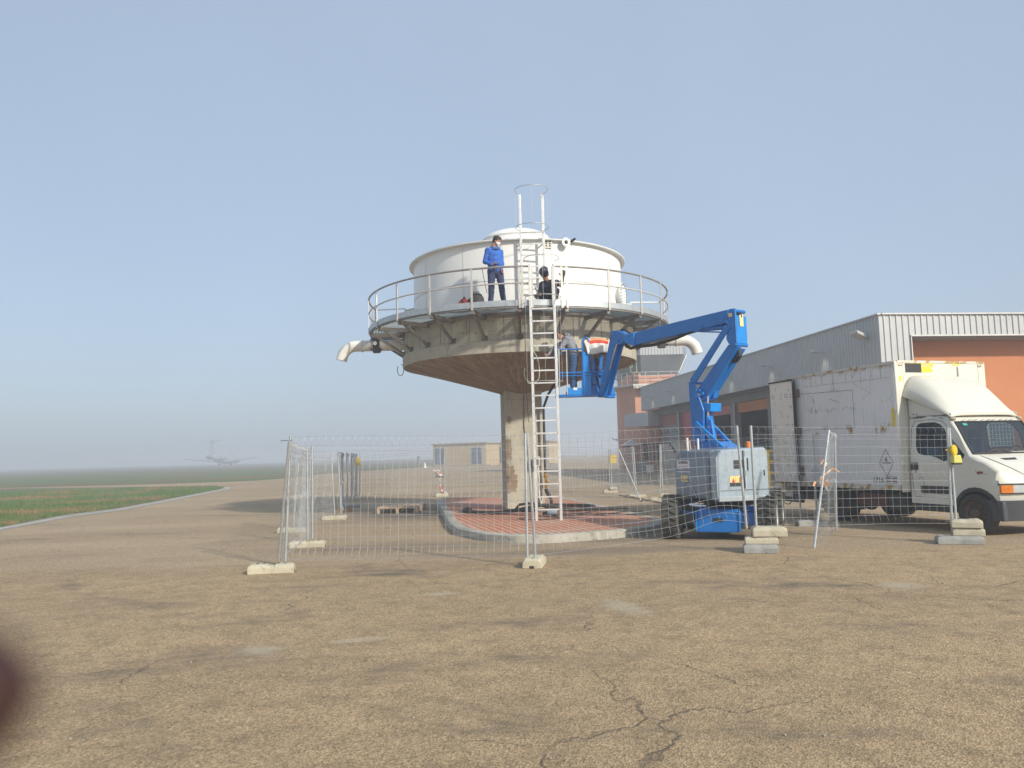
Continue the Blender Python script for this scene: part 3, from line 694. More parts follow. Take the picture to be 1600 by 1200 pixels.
lo = [V(9.5,66.0,7.75),V(10.85,63.98,7.95),V(13.68,63.98,8.0),V(14.5,66.4,8.0),V(14.2,69.2,8),V(9.4,69.2,8)]
hi = [V(8.75,65.6,9.55),V(10.75,63.5,9.6),V(14.38,63.6,9.58),V(15.2,66.4,9.6),V(15.0,70,9.6),V(8.8,70,9.6)]
n = 6; mb.add(lo+hi, [tuple(range(n))[::-1], tuple(range(n,2*n))]+[(i,(i+1)%n,n+(i+1)%n,n+i) for i in range(n)])
mb.build('flared_cab', PM('grey_cab_panel', (.16,.17,.18), (.13,.14,.15), 1, .4, .1), ct, smooth=False)
mb = MB()
for i in range(n):
    a, c = hi[i], hi[(i+1)%n]; rib(V(a.x,a.y,0), V(c.x,c.y,0), 9.6, 10.35, .26, .03, V(0,-1,0), mb)
mb.build('cab_fascia', clad, ct, smooth=False, fix=False)
mb = MB(); mb.prism([p+V(0,0,.02) for p in hi], (0,0,.7)); mb.warp(lambda p: (cc.x+(p.x-cc.x)*.985, cc.y+(p.y-cc.y)*.985, p.z)); mb.build('cab_roof', grayrend, ct, smooth=False)
mb = MB(); rr = [V(8.5,65.6,0),V(10.0,63.25,0),V(14.3,63.45,0)]
for z in (7.5,7.85,8.15):
    for a, c in zip(rr, rr[1:]): mb.beam(a+V(0,0,z), c+V(0,0,z), .035, .035)
for a, c in zip(rr, rr[1:]):
    for k in range(5): p = a+(c-a)*k/4; mb.beam(p+V(0,0,7.17), p+V(0,0,8.17), .04, .04, (1,0,0))
mb.build('balcony_railing', galv, ct, smooth=False)
for sx in (1,):
    mb = MB(); mb.tube([V(14.75,64.2,9.6),V(13.9,63.7,8.0)], .04, 6); mb.build('stay', whitep, ct)
# low annexe between tower and station
an = thing('annexe', 'low salmon annexe with a grey fascia between the control tower and the station', 'building', (10.5,59,0))
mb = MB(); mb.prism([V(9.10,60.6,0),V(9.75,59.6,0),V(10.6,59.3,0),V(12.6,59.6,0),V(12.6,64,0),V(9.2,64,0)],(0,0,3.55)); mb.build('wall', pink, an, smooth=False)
mb = MB(); mb.prism([V(8.9,61.4,3.55),V(10.35,58.9,3.55),V(10.35,59.6,3.55),V(9.4,63,3.55)],(0,0,1.05)); rib(V(10.36,58.9,0),V(12,59.1,0),3.55,4.62,.25,.03,V(0,-1,0),mb); mb.build('fascia', clad, an, smooth=False, fix=False)
for x in (9.95,10.75,11.4):
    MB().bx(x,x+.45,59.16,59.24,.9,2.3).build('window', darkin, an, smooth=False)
P = at(980,695,57.5)
hut = thing('small_shed', 'little dark red shed with a white pitched roof beside the annexe', 'shed', (P.x+.2,57.6,0))
MB().bx(P.x-.3,P.x+.9,57.2,58.2,0,2.05).build('wall', terrad, hut, smooth=False)
MB().prism([V(P.x-.4,57.1,2.05),V(P.x+1.0,57.1,2.05),V(P.x+.3,57.1,2.5)],(0,1.2,0)).build('roof', PM('white_sheet_roof', (.6,.6,.6), None, 3, .6), hut, smooth=False)
lm = thing('wall_lamp', 'lamp on a long bracket sticking out left of the control tower shaft', 'lamp', (9.3,64.5,4.0))
P = at(968,687,64.4); MB().tube([P, at(958,686.5,64.4), at(957,684,64.4)], .05, 6).build('bracket', lampm, lm)
MB().beam(P, at(962,687.5,64.4), .3, .16).build('lamp_head', lampm, lm, smooth=False)
MB().beam(P, V(9.6,64.9,P.z), .06,.06).build('arm', lampm, lm, smooth=False)
# clutter at the foot of the wall
cl = [(1003,738,57,.6,.9,.9,'bin','dark grey waste bin against the foot of the annexe wall',greydoor),(1016,739,56.2,.5,.5,.55,'crate','pale crate on the ground in front of the annexe',graywhite)]
for px,py,Y,w,d,h,nm,lb,mt in cl:
    P = at(px,py,Y); o = thing(nm, lb, nm, (P.x,Y,0)); MB().bx(P.x-w/2,P.x+w/2,Y-d/2,Y+d/2,.05,h).build('body', mt, o, bevel=.04); MB().bx(P.x-w/2-.03,P.x+w/2+.03,Y-d/2-.03,Y+d/2+.03,h+.002,h+.06).build('lid', mt, o, bevel=.01)

# ================================================================ two low beige blocks across the apron
beige = PM('beige_render', (.47,.37,.22), (.41,.32,.19), .5, .9, 0, .2, 10)
bwin = PM('blue_grey_door', (.10,.12,.19), (.08,.10,.16), 1, .4)
def low_block(pxa, pxb, Y, name, label, wins, h=3.75):
    A = at(pxa, 720, Y); B = at(pxb, 720, Y-4); A.z = B.z = 0; d = (B-A); L = d.length; d.normalize(); nrm = V(-d.y, d.x, 0)
    o = thing(name, label, 'building', A, 0, 'low beige blocks across the apron')
    q = lambda s, o_, z: A + d*s + nrm*o_ + V(0,0,z)
    MB().prism([q(0,0,0),q(L,0,0),q(L,5,0),q(0,5,0)],(0,0,h-.2)).build('wall', beige, o, smooth=False)
    MB().prism([q(-.25,-.25,h-.2),q(L+.25,-.25,h-.2),q(L+.25,5.2,h-.2),q(-.25,5.2,h-.2)],(0,0,.2)).build('roof', PM('roof_slab', (.33,.30,.25), None, 1, .9) if 'roof_slab' not in bpy.data.materials else bpy.data.materials['roof_slab'], o, smooth=False)
    for (a, c, z0, z1) in wins:
        w = MB().prism([q(a,-.03,z0),q(c,-.03,z0),q(c,.05,z0),q(a,.05,z0)],(0,0,z1-z0)).build('double_door', bwin, o, smooth=False)
        mb = MB(); m_ = (a+c)/2
        for s0, s1, za, zb in ((a-.15,a,z0,z1),(c,c+.15,z0,z1),(m_-.04,m_+.04,z0,z1),(a-.15,c+.15,z1,z1+.12)):
            mb.prism([q(s0,-.06,za),q(s1,-.06,za),q(s1,-.032,za),q(s0,-.032,za)],(0,0,zb-za))
        mb.build('frame', cap, w, smooth=False)
    MB().prism([q(-1,-.6,0),q(L+1,-.6,0),q(L+1,-.1,0),q(-1,-.1,0)],(0,0,.15)).build('plinth', kerbm, o, smooth=False)
low_block(677,760,128,'utility_building','low beige utility block with two blue grey double doors, left of the column',((.35,2.1,.35,2.95),(7.1,9.0,.3,2.9)))
low_block(772,858,129,'utility_building','second beige utility block, mostly hidden behind the concrete column',((.7,2.3,.35,2.95),(8.0,9.4,.3,2.9)))
P = gr(664,731); o = thing('marker_cone', 'tiny white marker standing on the apron left of the beige block', 'marker', (P.x,P.y,0)); MB().lathe([(.22,0),(.22,.1),(.08,.75),(.001,.78)], (P.x,P.y,0), 10).build('cone', whitep, o)
P = at(654,725,118); o = thing('marker_post', 'faint grey post in the haze left of the beige block', 'post', (P.x,118,0)); MB().cyl((P.x,118,0),(P.x,118,1.6),.18,8).build('post', grayrend, o); MB().bx(P.x-.25,P.x+.25,117.8,118.2,1.6,1.75).build('cap', grayrend, o, smooth=False)
for i,px in enumerate((682,688)):
    P = gr(px,746); o = thing('marker_board', ('left','right')[i]+' of two small slanted red and white boards before the beige block', 'marker', (P.x,P.y,0), 0)
    MB().prism([V(P.x,P.y,.10),V(P.x+.18,P.y,.10),V(P.x-.08,P.y,.60),V(P.x-.26,P.y,.60)],(0,.05,0)).build('board', whitep, o, smooth=False)
    MB().prism([V(P.x+.04,P.y-.01,.12),V(P.x+.11,P.y-.01,.12),V(P.x-.12,P.y-.01,.56),V(P.x-.19,P.y-.01,.56)],(0,.008,0)).build('stripe', redp, o, smooth=False)
    MB().bx(P.x-.05,P.x+.22,P.y-.1,P.y+.15,0,.095).build('base', blackp, o, smooth=False)

# ================================================================ airliner in the fog
Y = 350; P = at(345,729,Y); K = Y/FPX
pl = thing('airliner', 'twin jet airliner with a T tail, a ghost in the fog beyond the field', 'aeroplane', (P.x,Y,0))
am = PM('fog_toned_airliner', (.36,.39,.43), None, 1, .4); cx = at(352,715,Y).x  # paint toned close to the fog, haze put into the colour
L0 = V(cx,Y,2.9); AS = 1.336
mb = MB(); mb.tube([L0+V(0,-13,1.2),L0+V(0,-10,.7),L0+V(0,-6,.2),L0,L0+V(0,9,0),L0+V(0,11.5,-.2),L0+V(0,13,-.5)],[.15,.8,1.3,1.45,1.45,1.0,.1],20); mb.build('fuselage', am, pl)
for s in (-1,1):
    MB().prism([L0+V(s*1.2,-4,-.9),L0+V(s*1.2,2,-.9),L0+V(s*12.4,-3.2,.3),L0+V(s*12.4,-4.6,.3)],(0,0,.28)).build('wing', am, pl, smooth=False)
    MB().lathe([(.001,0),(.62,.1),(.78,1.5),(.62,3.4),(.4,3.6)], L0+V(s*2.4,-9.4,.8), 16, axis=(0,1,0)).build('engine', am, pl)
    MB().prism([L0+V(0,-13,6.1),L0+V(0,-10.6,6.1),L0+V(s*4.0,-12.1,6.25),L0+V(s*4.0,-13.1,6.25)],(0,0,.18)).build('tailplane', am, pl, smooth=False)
    mb = MB(); mb.cyl(L0+V(s*2.0,0,-.9), L0+V(s*2.0,0,-1.8), .12, 8); mb.cyl(L0+V(s*2.0-.25,0,-1.75), L0+V(s*2.0+.25,0,-1.75), .45, 12); mb.build('landing_gear', blackp, pl)
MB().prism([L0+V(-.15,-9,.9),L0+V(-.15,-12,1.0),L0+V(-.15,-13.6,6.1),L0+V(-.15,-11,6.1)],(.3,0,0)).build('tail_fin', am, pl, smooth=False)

for o in [pl]+list(pl.children):      # airliner drawn up at 1 : AS
    if o is not pl:
        for v_ in o.data.vertices: v_.co = Vector((v_.co.x*AS + (cx-P.x)*(1-AS), v_.co.y*AS, (v_.co.z-2.9)*AS+2.9))
# ================================================================ paved island round the column
ip = [gr(683,783,.15), gr(690,777.5,.15), gr(877,775.5,.15), gr(1037,811,.15), gr(1036,817,.15), gr(1015,822.5,.15), gr(960,829,.15), gr(885,834.5,.15), gr(840,836.5,.15), gr(792,836,.15), gr(752,832.5,.15), gr(715,825,.15), gr(702,815,.15), gr(694,800,.15)]
isl = thing('paved_island', 'raised island of red grooved tiles with a pale concrete kerb under the water tower', 'island', (ip[2].x-1, 20, 0))
cen = sum(ip, V(0,0,0))/len(ip)
def offp(pts, d):
    n = len(pts); out = []
    for i in range(n):
        a, p, c = pts[i-1], pts[i], pts[(i+1)%n]; e1 = (p-a); e2 = (c-p); e1.z = e2.z = 0; e1.normalize(); e2.normalize()
        n1 = V(e1.y,-e1.x,0); n2 = V(e2.y,-e2.x,0); m_ = (n1+n2).normalized(); k = d/max(.4, m_.dot(n1)); q = p + m_*k; q.z = p.z; out.append(q)
    return out
sgn = 1 if (offp(ip, .1)[2]-cen).length < (ip[2]-cen).length else -1
inn = offp(ip, .20*sgn)
n = len(ip); mb = MB()
vs = [V(p.x,p.y,0) for p in offp(ip,-.02*sgn)] + [V(p.x,p.y,.135) for p in offp(ip,-.005*sgn)] + [V(p.x,p.y,.152) for p in offp(ip,.02*sgn)] + [V(p.x,p.y,.152) for p in inn] + [V(p.x,p.y,.10) for p in inn]
mb.add(vs, [(k*n+i,k*n+(i+1)%n,(k+1)*n+(i+1)%n,(k+1)*n+i) for k in range(4) for i in range(n)])
kc = PM('weathered_kerb', (.46,.43,.36), (.33,.31,.26), 2.2, .9, 0, .5, 25, dirt=(.14,.13,.11)); mb.build('kerb', kc, isl)
m, t, b = newmat('red_grooved_tile'); tc = objvec(t); mp = NN(t,'ShaderNodeMapping'); mp.inputs['Rotation'].default_value = (0,0,rad(-14)); t.links.new(tc, mp.inputs[0]); v = mp.outputs[0]
sp = NN(t,'ShaderNodeSeparateXYZ'); t.links.new(v, sp.inputs[0])
gx = math_(t,'ABSOLUTE', math_(t,'SUBTRACT', math_(t,'FRACT', math_(t,'MULTIPLY', sp.outputs[0], 6.2)), .5))
gy = math_(t,'ABSOLUTE', math_(t,'SUBTRACT', math_(t,'FRACT', math_(t,'MULTIPLY', sp.outputs[1], 3.1)), .5))
groove = ramp(t, gx, .36, .44); joint = ramp(t, gy, .475, .49)
col = mixc(t, ramp(t, noisef(t, v, 1.3, 6, .65), .35, .65), (.60,.27,.16), (.53,.235,.14))
col = mixc(t, ramp(t, noisef(t, objvec(t), .7, 6, .7, .4), .48, .66, 0, .8), col, (.58,.42,.33))
col = mixc(t, math_(t,'MULTIPLY', groove, .8), col, (.12,.055,.04)); col = mixc(t, math_(t,'MULTIPLY', joint, .35), col, (.16,.10,.08))
t.links.new(col, b.inputs['Base Color']); b.inputs['Roughness'].default_value = .85; bumpn(t, b, math_(t,'SUBTRACT', 1.0, groove), .6, .015)
mb = MB(); mb.add([V(p.x,p.y,.148) for p in inn], [tuple(range(n))]); o = mb.build('paving', m, isl, smooth=False, fix=False)
if o.data.polygons[0].normal.z < 0: o.data.flip_normals()
# hose, cables, pump lying on the island
hz = thing('coiled_hose', 'thick black hose lying in a big loop round the foot of the column', 'hose', (.1,20.7,.15))
mb = MB(); pts = []
for i in range(60):
    a = rad(150 + 300*i/59); pts.append(V(.35+1.75*math.cos(a)*(1+.04*math.sin(3*a)), 20.7+1.25*math.sin(a), .20 + (.16*math.exp(-((a-4.9)/.35)**2))))
mb.tube(pts, .045, 8); mb.tube([V(x,y,.2) for x,y in ((-.2,20.3),(.3,20.05),(.9,20.1),(1.6,20.0),(2.3,19.95),(2.9,20.1))], .04, 8)
mb.tube([V(-.0,20.45,.2),V(.1,20.4,.33),V(.35,20.35,.36),(.6,20.3,.34),(.9,20.25,.22),(1.2,20.2,.2)], .035, 8); mb.build('hose', dark, hz)
pk = thing('wood_offcuts', 'short pale wooden blocks propping the hose by the column foot', 'offcuts', (.3,20.1,.15))
MB().bx(.1,.42,20.12,20.3,.153,.30).build('block', woodm, pk, bevel=.005); MB().bx(.47,.66,20.15,20.3,.153,.33).build('block', woodm, pk, bevel=.005)
pu = thing('grinder', 'small grey power tool lying on the tiles right of the ladder', 'power tool', (.9,19.0,.15))
mb = MB(); mb.tube([V(.78,19.0,.21),V(1.02,19.0,.22)], [.06,.065], 12); mb.build('motor_body', greyp, pu)
MB().tube([V(.66,18.98,.19),V(.78,19.0,.21)], [.03,.04], 10).build('handle', blackp, pu); MB().lathe([(.001,0),(.06,0),(.06,.01),(.001,.01)], (1.06,19.0,.19), 16).build('disc', bolt, pu)
cb_ = thing('power_cables', 'thin black cables trailing across the red tiles right of the ladder', 'cables', (1.6,18.6,.15))
random.seed(3); mb = MB()
for k in range(4):
    pts = [V(.9+.25*i+random.gauss(0,.03), 18.6+.35*k*.6+.5*math.sin(i*.5+k*1.7)+random.gauss(0,.05), .165) for i in range(10)]; mb.tube(pts, .011, 5)
pts = [V(.55+.5*math.sin(i*.5), 18.0+.35*math.cos(i*.5), .165) for i in range(13)]; mb.tube(pts, .009, 5)
mb.build('cable', ink, cb_)
# green air hose hanging from the rim by the ladder
ah = thing('air_hose', 'thin pale green hose hanging in a loop from the bowl rim beside the ladder', 'hose', at(838,545,18.1))
mb = MB(); pts = [at(px,py,18.15) for px,py in ((840,548),(836,540),(832,541),(833,548),(838,556),(842,568),(843,582),(842,592),(836,598),(828,598),(821,592),(819,583),(820,575))]; mb.tube(pts, .012, 6); mb.build('hose', PM('pale_green_hose', (.45,.52,.35), None, 4, .5), ah)
ah2 = thing('hanging_cable', 'thin dark cord hanging down beside the left ladder rail under the walkway', 'cable', at(820,540,18.1)); MB().tube([at(820,505,18.22), at(821,545,18.15), at(822,600,18.6), at(826,660,20.3)], .007, 5).build('cord', ink, ah2)
ah3 = thing('air_hose', 'pale green hose hanging from the bowl rim in front of the control tower', 'hose', at(990,560,21)); MB().tube([at(px,py,21) for px,py in ((984,570),(985,580),(990,586),(995,580),(994,568),(988,562),(987,575))], .012, 6).build('hose', bpy.data.materials['pale_green_hose'], ah3)

# pallet
pa = [gr(589,803), gr(653,801), gr(655,785.5), gr(606,787)]
pal = thing('wooden_pallet', 'weathered wooden pallet lying on the asphalt left of the island', 'pallet', (pa[0].x, pa[0].y, 0))
def pq(s, u, z):
    a = pa[0]+(pa[1]-pa[0])*s; c = pa[0]*0+pa[0]+(pa[1]-pa[0]).normalized().cross(V(0,0,-1))*2.2*0
    d = (pa[1]-pa[0]); d.normalize(); nn = V(-d.y,d.x,0); return pa[0]+(pa[1]-pa[0])*s+nn*(u*1.9)+d*(u*.15)+V(0,0,z)
for k in range(6):
    s0 = k/6+.012; s1 = s0+.125; MB().prism([pq(s0,0,.17),pq(s1,0,.17),pq(s1,1,.17),pq(s0,1,.17)],(0,0,.025)).build('deck_board', woodm, pal, smooth=False)
for u in (.0,.46,.93): MB().prism([pq(0,u,.145),pq(1,u,.145),pq(1,u+.06,.145),pq(0,u+.06,.145)],(0,0,.024)).build('stringer', woodm, pal, smooth=False)
for u in (.0,.46,.93):
    for s_ in (.0,.46,.94): MB().prism([pq(s_,u,.0),pq(s_+.06,u,.0),pq(s_+.06,u+.06,.0),pq(s_,u+.06,.0)],(0,0,.144)).build('block', woodm, pal, smooth=False)

# ================================================================ boom lift
lift = thing('boom_lift', 'blue articulated boom lift with grey engine hoods, its basket raised to the bowl', 'boom lift', (4.0, 15.0, 0))
wv = V(.927,-.375,0); bv = V(.375,.927,0); FC = V(3.76,14.35,0)
def lp_(a, c, z): return FC + wv*a + bv*c + V(0,0,z)
def lbox(mb, a0,a1,c0,c1,z0,z1): return mb.prism([lp_(a0,c0,z0),lp_(a1,c0,z0),lp_(a1,c1,z0),lp_(a0,c1,z0)],(0,0,z1-z0))
tyrem = PM('dusty_tyre', (.05,.049,.045), (.10,.095,.082), 6, .85, 0, .3, 50)
def wheel(a, c, r=.40, w=.30):
    ctr = lp_(a,c,r); mb = MB()
    prof = [(r*.60,-w/2),(r*.80,-w/2-.012),(r*.95,-w/2+.01),(r*.97,-w/2+.03),(r*.97,w/2-.03),(r*.95,w/2-.01),(r*.80,w/2+.012),(r*.60,w/2)]
    mb.lathe(prof, ctr, 48, axis=wv); 
    q = V(0,0,1).rotation_difference(wv)
    for i in range(22):
        for s in (-1,1):
            a_ = 2*PI*(i+(.5 if s>0 else 0))/22
            c0 = ctr + q @ V(r*.985*math.sin(a_-.07),-r*.985*math.cos(a_-.07),s*.0); c1 = ctr + q @ V(r*.985*math.sin(a_+.09),-r*.985*math.cos(a_+.09), s*(w/2-.005))
            rd_ = (c0-ctr).normalized(); mb.beam(c0, c1, .045, .045, rd_)
    o = mb.build('wheel', tyrem, lift)
    for s in (-1,1):
        mb = MB(); z0 = s*(w/2-.04); mb.lathe([(r*.60,z0+s*.04),(r*.55,z0),(r*.3,z0-s*.02),(r*.28,z0+s*.03),(.001,z0+s*.03)], ctr, 32, axis=wv); rm = mb.build('rim', PM('white_rim_paint', (.55,.60,.60), (.42,.45,.45), 6, .5, dirt=(.25,.22,.18)) if 'white_rim_paint' not in bpy.data.materials else bpy.data.materials['white_rim_paint'], o)
    return o
for a_ in (-.86,.86):
    for c_ in (0,2.0): wheel(a_, c_)
mb = MB(); lbox(mb,-.36,.36,-.18,2.2,.16,.56); mb.build('chassis', blue, lift, bevel=.03)
mb = MB(); lbox(mb,-.36,.36,-.24,-.185,.14,.54); mb.build('front_plate', blue, lift, bevel=.012)
mb = MB(); lbox(mb,-.09,.09,-.247,-.242,.33,.40); mb.build('tow_slot', blackp, lift, smooth=False)
mb = MB()
for s in (-1,1):
    lbox(mb, *( (-.40,-.365) if s<0 else (.365,.40)),-.26,-.10,.16,.52)
mb.build('side_flange', bluel, lift, bevel=.006)
mb = MB(); lbox(mb,-.72,-.37,-.12,.14,.26,.50); lbox(mb,.37,.72,-.12,.14,.26,.50); lbox(mb,-.72,.72,1.9,2.1,.26,.46); mb.build('axle', blue, lift, bevel=.02)
mb = MB(); mb.tube([lp_(-.7,-.16,.38),lp_(-.42,-.16,.38)],[.12,.09],14); mb.tube([lp_(-.62,-.22,.36),lp_(-.4,-.22,.3)],.035,8); mb.build('steering_knuckle', blackp, lift)
mb = MB(); mb.lathe([(.001,.57),(.50,.57),(.50,.66),(.001,.66)], lp_(.1,.95,0), 40); lbox(mb,-.7,.75,.2,1.7,.64,.70); mb.build('slew_ring', blackp, lift)
mb = MB(); mb.tube([lp_(-.52,-.05,.62),lp_(-.2,-.12,.60)],.035,10); mb.build('hydraulic_cylinder', chrome, lift)
# turret hoods
TP = V(3.60,13.72,0); e2 = V(.966,.26,0); e1 = V(-.26,.966,0)
def tp(a, c, z): return TP + e2*a + e1*c + V(0,0,z)
mb = MB()
prof = [(.0,.76),(.0,1.50),(.10,1.63),(.98,1.66),(1.03,1.58),(1.03,.76),(1.0,.72),(.03,.72)]
mb.prism([tp(a,0,z) for a,z in prof], e1*.27); turret = mb.build('engine_hood', greyp, lift, bevel=.03)
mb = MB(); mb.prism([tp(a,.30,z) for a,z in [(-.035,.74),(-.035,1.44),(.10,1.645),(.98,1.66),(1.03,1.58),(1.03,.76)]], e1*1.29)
mb.warp(lambda p: p if (p-TP).dot(e1) < 1.4 else V(*(p - e1*.0 + V(0,0,0)))); rear = mb.build('battery_hood', PM('shaded_grey_hood', (.20,.24,.275), (.17,.205,.235), 3, .4, 0, .06, 40, dirt=(.15,.17,.19), coat=.15), lift, bevel=.05)  # hood grey again, its shaded side put into a darker colour
mb = MB(); mb.beam(tp(-.006,.02,.74), tp(-.006,.02,1.50), .03,.02, e2); mb.prism([tp(-.012,.0,.715),tp(1.05,.0,.715),tp(1.05,-.04,.715),tp(-.012,-.04,.715)],(0,0,.09)); mb.build('hood_trim', PM('pale_grey_trim', (.42,.47,.51), None, 5, .4), lift, bevel=.01)
mb = MB(); mb.prism([tp(.03,-.003,.90),tp(1.02,-.003,.90),tp(1.02,-.001,.90),tp(.03,-.001,.90)],(0,0,.012)); mb.prism([tp(.52,-.003,.92),tp(.53,-.003,.92),tp(.53,-.001,.92),tp(.52,-.001,.92)],(0,0,.68)); mb.build('panel_gap', blackp, turret, smooth=False)
mb = MB(); mb.prism([tp(.33,-.012,1.29),tp(.50,-.012,1.29),tp(.50,-.001,1.29),tp(.36,-.001,1.29)],(0,0,.15)); mb.prism([tp(.24,-.012,.98),tp(.5,-.012,.98),tp(.5,-.001,.98),tp(.24,-.001,.98)],(0,0,.06)); mb.prism([tp(.60,-.012,1.25),tp(.62,-.012,1.25),tp(.62,-.001,1.25),tp(.60,-.001,1.25)],(0,0,.22)); mb.prism([tp(.93,-.012,1.15),tp(.95,-.012,1.15),tp(.95,-.001,1.15),tp(.93,-.001,1.15)],(0,0,.1)); mb.build('latch_recess', blackp, turret, smooth=False)
mb = MB()
for k,(z,h) in enumerate(((1.5,.1),(1.15,.1))): mb.beam(tp(.54,-.02,z),tp(.54,-.02,z+h),.03,.03,e2)
mb.beam(tp(.545,-.02,.95),tp(.535,-.02,1.62),.03,.025,e2); mb.build('hinge_bar', bpy.data.materials['pale_grey_trim'], turret, smooth=False)
# hood seen from the left: bevelled trim lines and stickers
def sideplate(c0,c1,z0,z1,mat,name,par,out=.004,th=.003):
    X0 = -.035; mb = MB(); mb.prism([tp(X0-out,c0,z0),tp(X0-out,c1,z0),tp(X0-out-th,c1,z0),tp(X0-out-th,c0,z0)],(0,0,z1-z0)); return mb.build(name, mat, par, smooth=False)
s1 = sideplate(.94,1.46,1.22,1.45,signw,'name_sticker',lift)
sideplate(.945,1.455,1.245,1.295,navy,'sticker_band',s1,.008)
ux = -e1; uz = V(0,0,1); un = -e2
def fr(o, x, y, n_): M_ = Matrix((x,y,n_)).transposed().to_4x4(); M_.translation = o; return M_
text('lettering', 'GUERRERO', .078, ink, fr(tp(-.035-.009,1.20,1.405),ux,uz,un), s1)
mb = MB(); random.seed(2)
for i in range(11): c_ = 1.0+.036*i; mb.prism([tp(-.0435,c_,1.325),tp(-.0435,c_+.014+.012*random.random(),1.325),tp(-.0435,c_+.014,1.345)], -e2*.001)
mb.build('small_print', redp, s1, smooth=False)
mb = MB()
for i in range(12): c_ = .98+.037*i; mb.prism([tp(-.0475,c_,1.258),tp(-.0475,c_+.02,1.258),tp(-.0475,c_+.02,1.28),tp(-.0475,c_,1.276)], -e2*.001)
mb.build('small_print', signw, s1, smooth=False)
s2 = sideplate(1.04,1.30,1.04,1.16,signy,'warning_sticker',lift)
mb = MB(); X = -.035-.0085; mb.prism([tp(X,1.28,1.06),tp(X,1.19,1.06),tp(X,1.235,1.14)], -e2*.001); mb.build('triangle_mark', redp, s2, smooth=False)
mb = MB(); [mb.prism([tp(X,1.15-.04*i,1.065+.03*(i%2)),tp(X,1.125-.04*i,1.065+.03*(i%2)),tp(X,1.125-.04*i,1.095+.03*(i%2)),tp(X,1.15-.04*i,1.095+.03*(i%2))], -e2*.001) for i in range(3)]; mb.build('pictogram', ink, s2, smooth=False)
mb = MB(); mb.prism([tp(.24,-.005,1.02),tp(.49,-.005,1.02),tp(.49,-.002,1.02),tp(.24,-.002,1.02)],(0,0,.14)); s3 = mb.build('warning_sticker', signy, turret, smooth=False)
mb = MB(); mb.prism([tp(.27,-.008,1.04),tp(.34,-.008,1.04),tp(.305,-.008,1.13)],(0,.0015,0)); mb.prism([tp(.42,-.008,1.05),tp(.45,-.008,1.05),tp(.45,-.008,1.14),tp(.43,-.008,1.14)],(0,.0015,0)); mb.build('pictogram', redp, s3, smooth=False)
mb = MB(); P0,P1,P2,P3 = [tp(-.045,c,z) for c,z in ((1.08,.98),(.90,.98),(.66,.76),(.66,.76))]; mb.tube([P0,P1,tp(-.05,.70,.76)], .012, 6); mb.build('hood_crease', bpy.data.materials['pale_grey_trim'], lift)
mb = MB(); mb.tube([tp(.3,1.2,1.63),tp(.3,1.2,1.86)],.02,8); mb.tube([tp(.1,1.25,1.63),tp(.1,1.25,1.88)],.02,8); mb.build('lifting_peg', whitep, lift)
MB().tube([tp(-.0,1.55,1.60),tp(-.06,1.6,1.72),tp(-.1,1.6,1.78)],.02,6).build('filler_hose', dark, lift)
P = at(1169,695,14.9); mb = MB(); mb.lathe([(.001,.13),(.05,.12),(.06,.0),(.001,0)], P-V(0,0,.06), 16); mb.build('beacon', orangep, lift); MB().cyl(P-V(0,0,.12),P-V(0,0,.062),.03,10).build('beacon_stem', blackp, lift)
# boom: everything lies along one vertical plane from the turret to the basket
BU = V(-.59,.81,0).normalized(); BNn = V(BU.y,-BU.x,0)           # BNn points away from camera-left
if BNn.dot(V(-1,-1,0)) > 0: BNn = -BNn
BP = V(4.1,14.9,0)
def bq(px, py, off=0): return onpl(px, py, BP - BNn*off, BNn)
def link(name, pts, off, w, mat=blue, bev=.012, par=lift):
    P_ = [bq(px,py,off) for px,py in pts]; mb = MB(); mb.prism(P_, BNn*w); return mb.build(name, mat, par, smooth=False, bevel=bev)
mboom = link('main_boom', [(990,520),(1060,502),(1137,483.5),(1134,505),(1080,518),(992,539.5)], .10, .20)
link('boom_cuff', [(974,524),(990,519),(991,540.5),(976,536)], .13, .26, bluel, .01, mboom)
link('boom_heel', [(1081,511),(1098,507),(1096,513),(1090,518.5),(1078,517.5)], .115, .23, blue, .008, mboom)
link('boom_joint', [(954,517),(964,516),(979,523),(974,535),(962,541),(955,539)], .12, .24)
kn = link('knuckle', [(1138,483),(1148,481.5),(1151,536),(1146,541),(1138,537),(1134.5,530),(1135.5,504)], .17, .05)
link('knuckle', [(1138,483),(1148,481.5),(1151,536),(1146,541),(1138,537),(1134.5,530),(1135.5,504)], -.12, .05)
e_ = bq(1148,484,.17); f_ = bq(1150.5,536,.17)
mb = MB(); mb.prism([e_-V(0,0,.10), e_-V(0,0,.10)+BNn*.34, f_+BNn*.34, f_], BU*.03); mb.build('end_plate', bluel, kn, smooth=False, bevel=.008)
for px,py in ((1143,485),(1147,538),(1137,511)):
    p = bq(px,py,.19); MB().cyl(p, p+BNn*.38, .035, 14).build('pivot_pin', blue, kn)
p = (e_+f_)/2+BNn*.17-BU*.012+V(0,0,.12); mb = MB(); mb.beam(p-V(0,0,.11),p+V(0,0,.11),.11,.006,BU); mb.build('warning_sticker', signy, kn, smooth=False)
mb = MB(); p = bq(1141,492,.175); mb.beam(p-BU*.04,p+BU*.04,.006,.07); mb.build('warning_sticker', signy, kn, smooth=False)
link('upper_arm', [(1138,538),(1152,541),(1100,628),(1089,609)], .15, .13)
link('upper_arm', [(1143,541),(1158,545),(1117,610),(1114,622),(1103,627),(1101,615)], -.0, .15)
for o_ in (.20,-.16): link('tie_bar', [(1131,510),(1139,513),(1086,599),(1077,594)], o_, .04)
MB().tube([bq(1077,516,.02), bq(1135,511,.02)], .05, 12).build('boom_cylinder', blue, lift)
MB().tube([bq(1092,518,.02), bq(1125,519,.02)], .014, 8).build('cylinder_line', bluel, lift)
